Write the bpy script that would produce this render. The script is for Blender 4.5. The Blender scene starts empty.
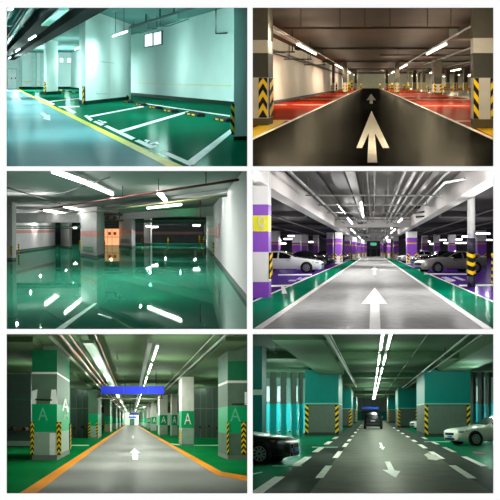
import bpy, bmesh, math, random
from mathutils import Vector, Matrix
random.seed(7)
SC = bpy.context.scene
COL = SC.collection
F = 700.0                                   # focal length in pixels of the 500 px frame

# ---------------------------------------------------------------- camera, world, view
cam = bpy.data.cameras.new('camera'); cam.sensor_width = 36; cam.lens = 36 * F / 500
cam.clip_end = 2000
co = bpy.data.objects.new('camera', cam); COL.objects.link(co)
co.rotation_euler = (math.pi / 2, 0, 0); SC.camera = co
SC.view_settings.view_transform = 'Standard'; SC.view_settings.look = 'None'
SC.view_settings.exposure = 0; SC.view_settings.gamma = 1; SC.view_settings.use_curve_mapping = False
SC.cycles.sample_clamp_indirect = 6; SC.cycles.max_bounces = 8; SC.cycles.diffuse_bounces = 4
SC.cycles.caustics_reflective = False; SC.cycles.caustics_refractive = False

def lin(c):
    o = []
    for v in c[:3]:
        v = v / 255
        o.append(v / 12.92 if v <= .04045 else ((v + .055) / 1.055) ** 2.4)
    return (*o, 1)

# bright white sky ahead and above, grey half behind the viewer added as front fill
w = bpy.data.worlds.new('sky'); SC.world = w; w.use_nodes = True
nt = w.node_tree; bg = nt.nodes['Background']
tc = nt.nodes.new('ShaderNodeTexCoord'); sp = nt.nodes.new('ShaderNodeSeparateXYZ')
rp = nt.nodes.new('ShaderNodeValToRGB')
nt.links.new(tc.outputs['Generated'], sp.inputs[0]); nt.links.new(sp.outputs['Y'], rp.inputs[0])
rp.color_ramp.elements[0].position = .0; rp.color_ramp.elements[0].color = (.5, .5, .5, 1)
rp.color_ramp.elements[1].position = .25; rp.color_ramp.elements[1].color = (1, 1, 1, 1)
nt.links.new(rp.outputs[0], bg.inputs[0]); bg.inputs[1].default_value = 1.0

# ---------------------------------------------------------------- materials
MATS = {}
def mat(name, c, rough=.6, spec=.2, metal=0, var=.08, scale=3.0, emit=0, coat=0):
    if name in MATS: return MATS[name]
    m = bpy.data.materials.new(name); m.use_nodes = True; t = m.node_tree
    b = t.nodes['Principled BSDF']
    L = lin(c); b.inputs['Base Color'].default_value = L
    b.inputs['Roughness'].default_value = rough; b.inputs['Metallic'].default_value = metal
    b.inputs['Specular IOR Level'].default_value = spec; b.inputs['Coat Weight'].default_value = coat
    if emit:
        b.inputs['Emission Color'].default_value = L; b.inputs['Emission Strength'].default_value = emit
    elif var:
        co = t.nodes.new('ShaderNodeTexCoord'); n = t.nodes.new('ShaderNodeTexNoise'); r = t.nodes.new('ShaderNodeValToRGB')
        n.inputs['Scale'].default_value = scale; n.inputs['Detail'].default_value = 5
        r.color_ramp.elements[0].position = .3; r.color_ramp.elements[1].position = .7
        r.color_ramp.elements[0].color = (*[v * (1 - var) for v in L[:3]], 1)
        r.color_ramp.elements[1].color = (*[min(1, v * (1 + var)) for v in L[:3]], 1)
        t.links.new(co.outputs['Object'], n.inputs['Vector']); t.links.new(n.outputs['Fac'], r.inputs[0])
        t.links.new(r.outputs[0], b.inputs['Base Color'])
    MATS[name] = m
    return m

def glossy_floor(name, c, fac=.25, rough=.12, gc=(255, 255, 255), var=.1, scale=.6, bump=0, bscale=30):
    """sealed floor paint: a diffuse coat under a clear gloss, worn unevenly"""
    if name in MATS: return MATS[name]
    m = bpy.data.materials.new(name); m.use_nodes = True; t = m.node_tree
    t.nodes.remove(t.nodes['Principled BSDF']); out = t.nodes['Material Output']
    d = t.nodes.new('ShaderNodeBsdfDiffuse'); g = t.nodes.new('ShaderNodeBsdfGlossy'); x = t.nodes.new('ShaderNodeMixShader')
    L = lin(c); g.inputs['Color'].default_value = lin(gc); x.inputs[0].default_value = fac
    co = t.nodes.new('ShaderNodeTexCoord'); n = t.nodes.new('ShaderNodeTexNoise'); r = t.nodes.new('ShaderNodeValToRGB')
    n.inputs['Scale'].default_value = scale; n.inputs['Detail'].default_value = 6
    r.color_ramp.elements[0].position = .3; r.color_ramp.elements[1].position = .7
    r.color_ramp.elements[0].color = (*[v * (1 - var) for v in L[:3]], 1)
    r.color_ramp.elements[1].color = (*[min(1, v * (1 + var)) for v in L[:3]], 1)
    t.links.new(co.outputs['Object'], n.inputs['Vector']); t.links.new(n.outputs['Fac'], r.inputs[0]); t.links.new(r.outputs[0], d.inputs['Color'])
    mr = t.nodes.new('ShaderNodeMapRange'); mr.inputs['To Min'].default_value = rough * .8; mr.inputs['To Max'].default_value = rough * 1.2
    g.inputs['Roughness'].default_value = rough
    if rough > .05: t.links.new(n.outputs['Fac'], mr.inputs['Value']); t.links.new(mr.outputs[0], g.inputs['Roughness'])
    if bump:
        n2 = t.nodes.new('ShaderNodeTexNoise'); n2.inputs['Scale'].default_value = bscale; n2.inputs['Detail'].default_value = 3
        b = t.nodes.new('ShaderNodeBump'); b.inputs['Strength'].default_value = bump; b.inputs['Distance'].default_value = .02
        t.links.new(co.outputs['Object'], n2.inputs['Vector']); t.links.new(n2.outputs['Fac'], b.inputs['Height'])
        t.links.new(b.outputs[0], g.inputs['Normal'])
    t.links.new(d.outputs[0], x.inputs[1]); t.links.new(g.outputs[0], x.inputs[2]); t.links.new(x.outputs[0], out.inputs[0])
    MATS[name] = m
    return m

def glass(name, c=(30, 34, 36)):
    m = mat(name, c, rough=.25, spec=.25, var=0)
    return m

BLACK = mat('black_rubber', (22, 22, 22), .7); YEL = mat('hazard_yellow', (250, 200, 20), .5)
STEEL = mat('galvanised_steel', (150, 155, 155), .4, .4, .3); WHITE = mat('white_paint', (238, 238, 234), .5)
SHELL = mat('white_outer_shell', (250, 250, 250), .9, 0, var=0)

# ---------------------------------------------------------------- rooms
class Room:
    """A garage deck seen down its length. The deck is a plane that climbs k metres per metre of Y; heights t are
    measured upward from the deck. (vx, vy): where the lane vanishes; h: height of the viewer above the deck."""
    def __init__(s, vx, vy, h, H, box):
        s.vx, s.vy, s.h, s.H, s.box = vx, vy, h, H, box
        s.k = (250 - vy) / F; s.lane = (vx - 250) / F
    def P(s, X, Y, t): return Vector((X, Y, Y * s.k + t - s.h))
    def Y(s, py, t=0): return (s.h - t) * F / (py - s.vy)
    def X(s, px, Y): return (px - 250) * Y / F
    def G(s, px, py, t=0): Y = s.Y(py, t); return (s.X(px, Y), Y)
    def T(s, py, Y): return s.h - (py - s.vy) * Y / F
    def L(s, xr, Y): return s.lane * Y + xr
    def xr(s, px, py, t): return (px - s.vx) / (py - s.vy) * (s.h - t)
    def up(s): return Vector((0, -s.k, 1)).normalized()
    def planes(s, e=.1):
        x0, x1, y0, y1 = s.box
        a = (x0 - e - 250) / F; b = (x1 + e - 250) / F; c = (250 - (y0 - e)) / F; d = (250 - (y1 + e)) / F
        return [Vector((-1, a, 0)), Vector((1, -b, 0)), Vector((0, -c, 1)), Vector((0, d, -1))]   # outward normals

class MB:
    def __init__(s, room): s.r = room; s.v = []; s.f = []; s.m = []; s.world = False
    def add(s, vs, fs, m=0):
        o = len(s.v); s.v += [tuple(v) for v in vs]
        for f in fs: s.f.append([o + i for i in f]); s.m.append(m)
        return s
    def prism(s, poly, t0, t1, m=0):
        n = len(poly); a = t0 if isinstance(t0, (list, tuple)) else [t0] * n; b = t1 if isinstance(t1, (list, tuple)) else [t1] * n
        vs = [(p[0], p[1], a[i]) for i, p in enumerate(poly)] + [(p[0], p[1], b[i]) for i, p in enumerate(poly)]
        fs = [list(range(n))[::-1], list(range(n, 2 * n))] + [[i, (i + 1) % n, n + (i + 1) % n, n + i] for i in range(n)]
        return s.add(vs, fs, m)
    def fbox(s, x0, x1, yt, yb, Y, D, m=0, lane=None):
        """box whose near face fills pixels x0..x1, yt..yb at distance Y and which runs D metres deep; yb None: stands on deck"""
        r = s.r; l = r.lane if lane is None else lane
        A, B = r.X(x0, Y), r.X(x1, Y)
        t1 = r.H if yt is None else r.T(yt, Y); t0 = 0 if yb is None else r.T(yb, Y)
        return s.prism([(A, Y), (B, Y), (B + l * D, Y + D), (A + l * D, Y + D)], t0, t1, m)
    def lbox(s, a, b, t0, t1, Y0, Y1, m=0):
        r = s.r
        return s.prism([(r.L(a, Y0), Y0), (r.L(b, Y0), Y0), (r.L(b, Y1), Y1), (r.L(a, Y1), Y1)], t0, t1, m)
    def bar(s, A, B, wd, t0, t1, m=0):
        """upright slab along plan segment A-B, wd thick"""
        d = Vector((B[0] - A[0], B[1] - A[1])).normalized(); n = Vector((-d.y, d.x)) * wd / 2
        return s.prism([(A[0] - n.x, A[1] - n.y), (B[0] - n.x, B[1] - n.y), (B[0] + n.x, B[1] + n.y), (A[0] + n.x, A[1] + n.y)], t0, t1, m)
    def tube(s, pts, r, n=8, m=0):
        pts = [Vector(p) for p in pts]; rings = []
        for i, p in enumerate(pts):
            d = (pts[min(i + 1, len(pts) - 1)] - pts[max(i - 1, 0)]).normalized()
            u = d.cross(Vector((0, 0, 1))); u = u.normalized() if u.length > 1e-4 else Vector((1, 0, 0)); v = u.cross(d)
            rr = r[i] if isinstance(r, (list, tuple)) else r
            rings.append([p + (u * math.cos(a) + v * math.sin(a)) * rr for a in [2 * math.pi * j / n for j in range(n)]])
        vs = [q for ring in rings for q in ring]; fs = []
        for i in range(len(pts) - 1):
            for j in range(n): fs.append([i * n + j, i * n + (j + 1) % n, (i + 1) * n + (j + 1) % n, (i + 1) * n + j])
        fs += [list(range(n))[::-1], list(range((len(pts) - 1) * n, len(pts) * n))]
        return s.add(vs, fs, m)
    def paint(s, pix, m=0, t=.004, b=0):
        return s.prism([s.r.G(x, y) for x, y in pix][::-1], b, t, m)
    def text(s, txt, at, d, size, m=0, thick=.01, sx=1.0):
        """letters standing on a wall: at = (X, Y, t) bottom left, d = plan direction of writing"""
        cu = bpy.data.curves.new('lettering', 'FONT'); cu.body = txt; cu.extrude = thick / 2; cu.resolution_u = 3
        ob = bpy.data.objects.new('lettering', cu); COL.objects.link(ob)
        dg = bpy.context.evaluated_depsgraph_get(); me = bpy.data.meshes.new_from_object(ob.evaluated_get(dg))
        d = Vector(d).normalized(); n = Vector((d.y, -d.x))
        vs = [(at[0] + d.x * v.co.x * size * sx + n.x * v.co.z, at[1] + d.y * v.co.x * size * sx + n.y * v.co.z, at[2] + v.co.y * size) for v in me.vertices]
        s.add(vs, [list(p.vertices) for p in me.polygons], m)
        bpy.data.objects.remove(ob); bpy.data.curves.remove(cu); bpy.data.meshes.remove(me)
        return s
    def build(s, name, mats, parent=None, smooth=False, base=None, clip=True, **props):
        r = s.r
        W = [Vector(v) if s.world else r.P(*v) for v in s.v]
        me = bpy.data.meshes.new(name); bm = bmesh.new()
        bv = [bm.verts.new(v) for v in W]
        for f, m in zip(s.f, s.m):
            try: fc = bm.faces.new([bv[i] for i in f]); fc.material_index = m; fc.smooth = smooth
            except ValueError: pass
        if clip:
            for n in r.planes():
                if any(v.co.dot(n) > 1e-5 for v in bm.verts):
                    g = bm.verts[:] + bm.edges[:] + bm.faces[:]
                    bmesh.ops.bisect_plane(bm, geom=g, plane_co=(0, 0, 0), plane_no=n, clear_outer=True)
        if not bm.faces:
            bm.free(); return None
        bmesh.ops.recalc_face_normals(bm, faces=bm.faces[:])
        if parent is not None: o = parent.matrix_world.translation.copy() if parent.type == 'EMPTY' or True else Vector()
        elif base is not None: o = r.P(*base)
        else:
            c = [v.co for v in bm.verts]; o = Vector(((min(v.x for v in c) + max(v.x for v in c)) / 2, (min(v.y for v in c) + max(v.y for v in c)) / 2, min(v.z for v in c)))
        for v in bm.verts: v.co -= o
        bm.to_mesh(me); bm.free()
        for m in (mats if isinstance(mats, (list, tuple)) else [mats]): me.materials.append(m)
        ob = bpy.data.objects.new(name, me); COL.objects.link(ob)
        if parent is not None:
            ob.parent = parent
        else: ob.location = o; ob.matrix_world = Matrix.Translation(o)
        for k, v in props.items():
            if v is not None: ob[k] = v
        return ob

def thing(room, name, label, cat, base, group=None):
    o = bpy.data.objects.new(name, None); COL.objects.link(o); o.empty_display_size = .2
    p = room.P(*base); o.location = p; o.matrix_world = Matrix.Translation(p)
    o['label'] = label; o['category'] = cat; o['kind'] = 'thing'
    if group: o['group'] = group
    return o

def struct(mb, name, mats): return mb.build(name, mats, kind='structure')

ORD = 'first second third fourth fifth sixth seventh eighth ninth tenth eleventh twelfth thirteenth fourteenth'.split()

def shell(R, Y0, Y1, inner, back):  # unseen light-tight casing added round each hall
    """added casing, keeps outside light and other halls out: sides, top and bottom fan out from its open front, and a back wall"""
    for e, m, nm in ((.18, inner, 'added_casing'), (.35, SHELL, 'added_casing')):
        x0, x1, y0, y1 = R.box; mb = MB(R); mb.world = True
        P = lambda x, y, Y: ((x - 250) * Y / F, Y, (250 - y) * Y / F)
        c = [(x0 - e, y0 - e), (x1 + e, y0 - e), (x1 + e, y1 + e), (x0 - e, y1 + e)]
        vs = [P(x, y, Y0) for x, y in c] + [P(x, y, Y1 + e) for x, y in c]
        fs = [[i, (i + 1) % 4, 4 + (i + 1) % 4, 4 + i] for i in range(4)] + ([[4, 5, 6, 7]] if nm else [])
        mb.add(vs, fs); mb.build(nm, m, clip=False, kind='structure')
    mb = MB(R); mb.world = True
    mb.add([P(x, y, Y1 - .05) for x, y in [(x0 - .1, y0 - .1), (x1 + .1, y0 - .1), (x1 + .1, y1 + .1), (x0 - .1, y1 + .1)]], [[0, 1, 2, 3]])
    mb.build('wall_back', back, clip=False, kind='structure')

def slab(R, name, m, t0, t1, Y0, Y1):
    W = 60 + abs(R.lane) * Y1 + Y1 * .5
    return struct(MB(R).prism([(-W, Y0), (W, Y0), (W, Y1), (-W, Y1)], t0, t1), name, m)

def guard(R, parent, A, B, t0, t1, n=3, style='V', out=None, th=.02, mats=None):
    """black and yellow hazard plate on the plan segment A-B of a pillar face"""
    A, B = Vector(A), Vector(B); d = (B - A); Lh = d.length; d = d / Lh
    nn = Vector((d.y, -d.x))
    if out is not None:
        if nn.dot(Vector(out)) < 0: nn = -nn
    elif nn.y > 0: nn = -nn
    mb = MB(R)
    def q(u, t, z): p = A + d * (u * Lh) + nn * z; return (p.x, p.y, t)
    mb.add([q(0, t0, .002), q(1, t0, .002), q(1, t1, .002), q(0, t1, .002), q(0, t0, th), q(1, t0, th), q(1, t1, th), q(0, t1, th)],
           [[0, 1, 2, 3], [4, 5, 6, 7], [0, 1, 5, 4], [1, 2, 6, 5], [2, 3, 7, 6], [3, 0, 4, 7]], 0)
    st = (t1 - t0) / n; hw = st * .5; rise = st * .55
    for i in range(n):
        b = t0 + i * st + st * .05
        segs = [((0, b), (.5, b + rise)), ((.5, b + rise), (1, b))] if style == 'V' else [((0, b), (1, b + rise))] if style == '/' else [((0, b + rise), (1, b))]
        for (u0, y0), (u1, y1) in segs:
            c = [(u0, y0), (u1, y1), (u1, min(y1 + hw, t1)), (u0, min(y0 + hw, t1))]
            z0, z1 = th * .9, th + .006
            mb.add([q(u, t, z0) for u, t in c] + [q(u, t, z1) for u, t in c], [[0, 1, 2, 3], [4, 5, 6, 7], [0, 1, 5, 4], [1, 2, 6, 5], [2, 3, 7, 6], [3, 0, 4, 7]], 1)
    return mb.build('corner_guard', mats or [BLACK, YEL], parent)

def pillar(R, xl, xr, yb, D, bands, mats, label, name='concrete_pillar', cat='pillar', group=None, top=None, lane=None, base=None, gap=.012):
    """square pillar: near face pixels xl..xr on the deck line yb, D deep along the lane.
    bands: [(py upper edge, material index)] from the deck up, the last one None = up to the ceiling"""
    Y = R.Y(yb); l = R.lane if lane is None else lane
    A, B = R.X(xl, Y), R.X(xr, Y)
    t = thing(R, name, label, cat, ((A + B) / 2, Y, 0), group)
    mb = MB(R); lo = 0
    for py, m in bands:
        hi = (R.H if top is None else top) - gap if py is None else R.T(py, Y)
        mb.prism([(A, Y), (B, Y), (B + l * D, Y + D), (A + l * D, Y + D)], lo, hi, m); lo = hi
    mb.build('shaft', mats, t)
    if base:
        e = .02; mb = MB(R).prism([(A - e, Y - e), (B + e, Y - e), (B + e + l * D, Y + D + e), (A - e + l * D, Y + D + e)], 0, base[0])
        mb.build('plinth', base[1], t)
    return t, Y, A, B

GLOW = {}
def lamp(R, p0, p1, t, label, energy, col=(255, 255, 255), r=.035, house=None, group=None, name='fluorescent_light', emit=8, rods=0, wd=.1):
    """a fluorescent batten: housing, tube, and the light it gives. p0, p1: plan points; t: height"""
    key = tuple(col) + (emit,)
    if key not in GLOW: GLOW[key] = mat('lit_tube_%d' % len(GLOW), col, emit=emit)
    a, b = Vector((p0[0], p0[1])), Vector((p1[0], p1[1])); c = (a + b) / 2
    T = thing(R, name, label, 'light', (c.x, c.y, t), group)
    MB(R).bar(a, b, max(wd, r * 2.4), t + r * 1.05, t + r * 1.05 + .05).build('housing', house or STEEL, T)
    MB(R).tube([(a.x, a.y, t), (b.x, b.y, t)], r, 8).build('tube', GLOW[key], T)
    if rods:
        mb = MB(R)
        for u in (.2, .8):
            q = a.lerp(b, u); mb.tube([(q.x, q.y, t + r * 1.05 + .05), (q.x, q.y, min(t + rods, R.H - .01))], .012, 5)
        mb.build('hanging_rod', BLACK, T)
    W0, W1 = R.P(a.x, a.y, t), R.P(b.x, b.y, t)
    li = bpy.data.lights.new('lamp', 'AREA'); li.shape = 'RECTANGLE'; li.size = max(.2, (W1 - W0).length); li.size_y = max(r * 1.6, .04)
    li.energy = energy; li.color = lin(col)[:3]
    ob = bpy.data.objects.new('lamp', li); COL.objects.link(ob)
    x = (W1 - W0).normalized(); z = R.up(); z = (z - x * z.dot(x)).normalized(); y = z.cross(x)
    M = Matrix((x, y, z)).transposed().to_4x4(); M.translation = (W0 + W1) / 2 - z * (r * 1.1 + .01)
    ob.parent = T; ob.matrix_world = M; ob.matrix_parent_inverse = Matrix(); ob.matrix_local = T.matrix_world.inverted() @ M
    return T

def lane_lamp(R, px0, py0, px1, py1, t, label, energy, **k):
    return lamp(R, R.G(px0, py0, t), R.G(px1, py1, t), t, label, energy, **k)

def pipe(R, pts, r, name, label, cat, m, group=None, n=8):
    """pts in (X, Y, t)"""
    return MB(R).tube(pts, r, n).build(name, m, smooth=True, label=label, category=cat, group=group)

def lane_pipe(R, xr, t, Y0, Y1, r, name, label, cat, m, group=None):
    return pipe(R, [(R.L(xr, Y0), Y0, t), (R.L(xr, Y1), Y1, t)], r, name, label, cat, m, group)

def mark(R, pix, name, label, m, cat='floor marking', group=None, t=.006, b=0):
    mb = MB(R)
    for p in (pix if isinstance(pix[0][0], (list, tuple)) else [pix]): mb.paint(p, t=t, b=b)
    return mb.build(name, m, label=label, category=cat, group=group)

def fill_points(R, spots, energy, col=(255, 255, 255), r=.12):  # lights added to brighten a hall, no fixture stands there
    """added, fixtureless bulbs: spots in (metres right of the lane's vanishing line, Y, t)"""
    for s in spots:
        xr_, Y, t = s[:3]; e = energy * (s[3] if len(s) > 3 else 1)
        li = bpy.data.lights.new('fill_point', 'POINT'); li.energy = e; li.color = lin(col)[:3]; li.shadow_soft_size = r
        o = bpy.data.objects.new('fill_point', li); COL.objects.link(o); o.location = R.P(R.L(xr_, Y), Y, t)

def panels(R, spots, energy, col=(255, 255, 255), size=(3, 5)):  # area fill added for brightness, without any fixture
    """broad added fill lights just under the ceiling: spots in (X, Y, t)"""
    for X, Y, t in spots:
        li = bpy.data.lights.new('fill_area', 'AREA'); li.shape = 'RECTANGLE'; li.size, li.size_y = size
        li.energy = energy; li.color = lin(col)[:3]
        o = bpy.data.objects.new('fill_area', li); COL.objects.link(o); o.location = R.P(X, Y, t)
# ---------------------------------------------------------------- cars
def car(R, X, Y, yaw, label, paint, rim, name='sedan_car', kind='sedan', group=None, plate=(60, 110, 190), scale=1.0, lights_on=False, ends='both'):
    """saloon car, nose along +x before turning by yaw; stands on the deck at (X, Y)"""
    T = thing(R, name, label, 'car', (X, Y, 0), group)
    up = R.up(); f = Vector((math.cos(yaw), math.sin(yaw), 0)); f = Vector((f.x, f.y, f.y * R.k)).normalized()
    s = up.cross(f); O = R.P(X, Y, 0)
    def bld(vs, fs, nm, m, par=None, smooth=True, ms=None, props={}):
        mb = MB(R); mb.world = True
        mb.v = [tuple(O + f * (v[0] * scale) + s * (v[1] * scale) + up * (v[2] * scale)) for v in vs]
        mb.f = fs; mb.m = ms or [0] * len(fs)
        par = par or T
        ob = mb.build(nm, m, None, smooth)
        if ob is None: return None
        M = ob.matrix_world.copy(); ob.parent = par; ob.matrix_parent_inverse = Matrix()
        ob.location = M.translation - par.matrix_world.translation
        ob.matrix_world = M
        for k, v in props.items(): ob[k] = v
        return ob
    suv = kind == 'suv'; dz = .22 if suv else 0
    # x, bottom, half width, shoulder height, top half width, top height
    S = [(2.36, .30, .58, .58, .46, .64), (2.32, .23, .72, .65, .56, .71), (2.18, .20, .81, .71, .64, .78), (1.95, .19, .86, .76, .69, .84),
         (1.6, .19, .895, .80, .72, .885), (1.2, .19, .905, .85, .74, .94), (.68, .19, .91, .885, .74, 1.0), (.40, .19, .91, .90, .70, 1.14),
         (.05, .19, .91, .905, .64, 1.31), (-.22, .19, .91, .91, .60, 1.40), (-.5, .19, .91, .915, .585, 1.445), (-.95, .19, .91, .92, .58, 1.42),
         (-1.3, .19, .905, .93, .60, 1.33), (-1.65, .20, .895, .94, .66, 1.17), (-1.9, .21, .88, .94, .72, 1.06), (-2.15, .24, .85, .92, .70, 1.03),
         (-2.28, .28, .80, .86, .66, .99), (-2.34, .36, .72, .70, .58, .82)]
    if suv: S = [(x, b + .05, w * 1.02, sh + dz * .7, tw, th + dz) if x > -1 else (x, b + .05, w * 1.02, sh + dz * .7, tw * .97, (1.62 - .16 * max(0, -1 - x)) if x > -2.2 else th + dz * .9) for x, b, w, sh, tw, th in S]
    prof = []
    for x, b, wd, sh, tw, th in S:
        mid = b + (sh - b) * .55
        half = [(0, b), (wd * .80, b), (wd * .95, b + .06), (wd, mid), (wd * .985, sh - .05), (wd * .955, sh), (tw + (wd * .955 - tw) * .08, th - (th - sh) * .14), (tw * .72, th), (0, th + .012)]
        ring = [(x, y, z) for y, z in half] + [(x, -y, z) for y, z in half[-2:0:-1]]
        prof.append(ring)
    n = len(prof[0]); vs = [p for r_ in prof for p in r_]; fs = []
    for i in range(len(prof) - 1):
        for j in range(n): fs.append([i * n + j, i * n + (j + 1) % n, (i + 1) * n + (j + 1) % n, (i + 1) * n + j])
    fs += [list(range(n)), list(range((len(prof) - 1) * n, len(prof) * n))[::-1]]
    bld(vs, fs, 'body', paint)
    gl = glass('dark_car_glass', (16, 19, 21)); dark = mat('dark_plastic', (18, 18, 19), .5)
    def patch(st, js, nm, off=.006, shrink=.06, m=gl):
        # glass lying just proud of the body between stations st[0]..st[1] and ring points js[0]..js[1]
        v, fc = [], []; I = list(range(st[0], st[1] + 1)); J = list(range(js[0], js[1] + 1))
        cx = sum(prof[i][0][0] for i in I) / len(I)
        for i in I:
            for j in J:
                p = Vector(prof[i][j % n]); a = Vector(prof[i][(j - 1) % n]); b2 = Vector(prof[i][(j + 1) % n])
                tng = (b2 - a); nr = Vector((0, -tng.z, tng.y)); nr = nr.normalized() if nr.length > 1e-6 else Vector((0, 0, 1))
                c = Vector((p.x, 0, .8))
                if nr.dot(p - c) < 0: nr = -nr
                v.append(tuple(p + nr * off))
        c0 = sum((Vector(q) for q in v), Vector()) / len(v)
        v = [tuple(c0 + (Vector(q) - c0) * (1 - shrink)) for q in v]
        k = len(J)
        for i in range(len(I) - 1):
            for j in range(k - 1): fc.append([i * k + j, i * k + j + 1, (i + 1) * k + j + 1, (i + 1) * k + j])
        return bld(v, fc, nm, m)
    for sd in (5, n - 6):
        patch((7, 10), (sd, sd + 1), 'side_window', .008, .1); patch((10, 13), (sd, sd + 1), 'side_window', .008, .1)
    patch((6, 9), (6, 10), 'windshield', .012, .06)
    patch((12, 14) if not suv else (15, 17), (6, 10), 'rear_window', .012, .1)
    def box(x0, x1, y0, y1, z0, z1, nm, m, par=None, props={}):
        v = [(x, y, z) for x in (x0, x1) for y in (y0, y1) for z in (z0, z1)]
        return bld(v, [[0, 1, 3, 2], [4, 5, 7, 6], [0, 1, 5, 4], [2, 3, 7, 6], [0, 2, 6, 4], [1, 3, 7, 5]], nm, m, par, False, None, props)
    def blob(c, rx, ry, rz, nm, m, par=None):
        v, fc = [], []; a_, b_ = 6, 10
        for i in range(a_ + 1):
            th = math.pi * i / a_
            for j in range(b_): ph = 2 * math.pi * j / b_; v.append((c[0] + rx * math.sin(th) * math.cos(ph), c[1] + ry * math.sin(th) * math.sin(ph), c[2] + rz * math.cos(th)))
        for i in range(a_):
            for j in range(b_): fc.append([i * b_ + j, i * b_ + (j + 1) % b_, (i + 1) * b_ + (j + 1) % b_, (i + 1) * b_ + j])
        return bld(v, fc, nm, m, par)
    lens = mat('headlight_lens', (140, 150, 156), .1, .6, var=0); red = mat('tail_lens', (170, 25, 20), .2, .5, var=0)
    z = dz * .7
    for q in (1, -1):
        blob((2.08, q * .72, .675 + z), .21, .14, .065, 'headlight', lens)
        blob((1.84, q * .83, .72 + z), .10, .05, .03, 'indicator', mat('amber_lens', (225, 110, 50), .3, .4, var=0))
        blob((-2.20, q * .68, .80 + z), .12, .15, .07, 'tail_light', red)
        blob((2.20, q * .66, .37 + z), .10, .12, .06, 'fog_light', dark)
        blob((.38, q * 1.0, .98 + z), .07, .12, .06, 'wing_mirror', paint)
        for dx in (.18, -.75): box(dx - .1, dx + .1, q * .90, q * .925, .80 + z, .825 + z, 'door_handle', mat('chrome', (200, 205, 208), .15, .5, .9, var=0))
        box(-1.25, .75, q * .885, q * .925, .2, .25, 'sill', dark)
    box(2.2, 2.40, -.40, .40, .50 + z, .62 + z, 'grille', dark)
    box(2.2, 2.395, -.46, .46, .25 + z, .36 + z, 'lower_intake', dark)
    box(2.33, 2.41, -.19, .19, .38 + z, .47 + z, 'number_plate', mat('plate_blue', plate, .4, var=0))
    box(-2.36, -2.30, -.22, .22, .62 + z, .72 + z, 'number_plate', mat('plate_pale', (200, 205, 215), .4, var=0))
    box(-2.40, -2.2, -.66, .66, .30 + z, .44 + z, 'rear_bumper', mat('bumper_trim', (60, 60, 62), .4) if suv else paint)
    tyre = mat('tyre_rubber', (20, 20, 21), .8, .1)
    for wx in (1.42, -1.40):
        for q in (1, -1):
            r0 = .335 + (.03 if suv else 0); wy = q * .80
            def lathe(prf, N=28):
                v, fc = [], []
                for y, r_ in prf:
                    for j in range(N): a = 2 * math.pi * j / N; v.append((wx + r_ * math.cos(a), wy + q * y, r0 + r_ * math.sin(a)))
                for i in range(len(prf) - 1):
                    for j in range(N): fc.append([i * N + j, i * N + (j + 1) % N, (i + 1) * N + (j + 1) % N, (i + 1) * N + j])
                return v, fc
            v, fc = lathe([(.085, .05), (.095, r0 + .075), (.122, r0 + .06), (.122, .05)]); bld(v, fc, 'wheel_arch', dark)
            v, fc = lathe([(-.1, r0 - .1), (-.1, r0 - .03), (-.06, r0), (.125, r0), (.148, r0 - .02), (.15, r0 - .10), (.135, r0 - .11)])
            W = bld(v, fc, 'wheel', tyre)
            if W is None: continue
            v, fc = lathe([(.136, .0), (.136, r0 - .105)]); ms = [0] * len(fc)
            for kx in range(10):      # spokes
                a = 2 * math.pi * kx / 10; o = len(v)
                for rr, hw in ((.04, .02), (r0 - .11, .028)):
                    for sg in (-1, 1):
                        for yy in (.137, .152): v.append((wx + rr * math.cos(a) - sg * hw * math.sin(a), wy + q * yy, r0 + rr * math.sin(a) + sg * hw * math.cos(a)))
                g = [[0, 1, 3, 2], [4, 5, 7, 6], [0, 1, 5, 4], [2, 3, 7, 6], [1, 3, 7, 5], [0, 2, 6, 4]]
                fc += [[o + i for i in e] for e in g]; ms += [1] * 6
            v2, f2 = lathe([(.140, r0 - .125), (.153, r0 - .125), (.153, r0 - .10), (.140, r0 - .10)]); o = len(v); v += v2; fc += [[o + i for i in e] for e in f2]; ms += [1] * len(f2)
            bld(v, fc, 'rim', [dark, rim], W, False, ms)
    return T
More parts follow.
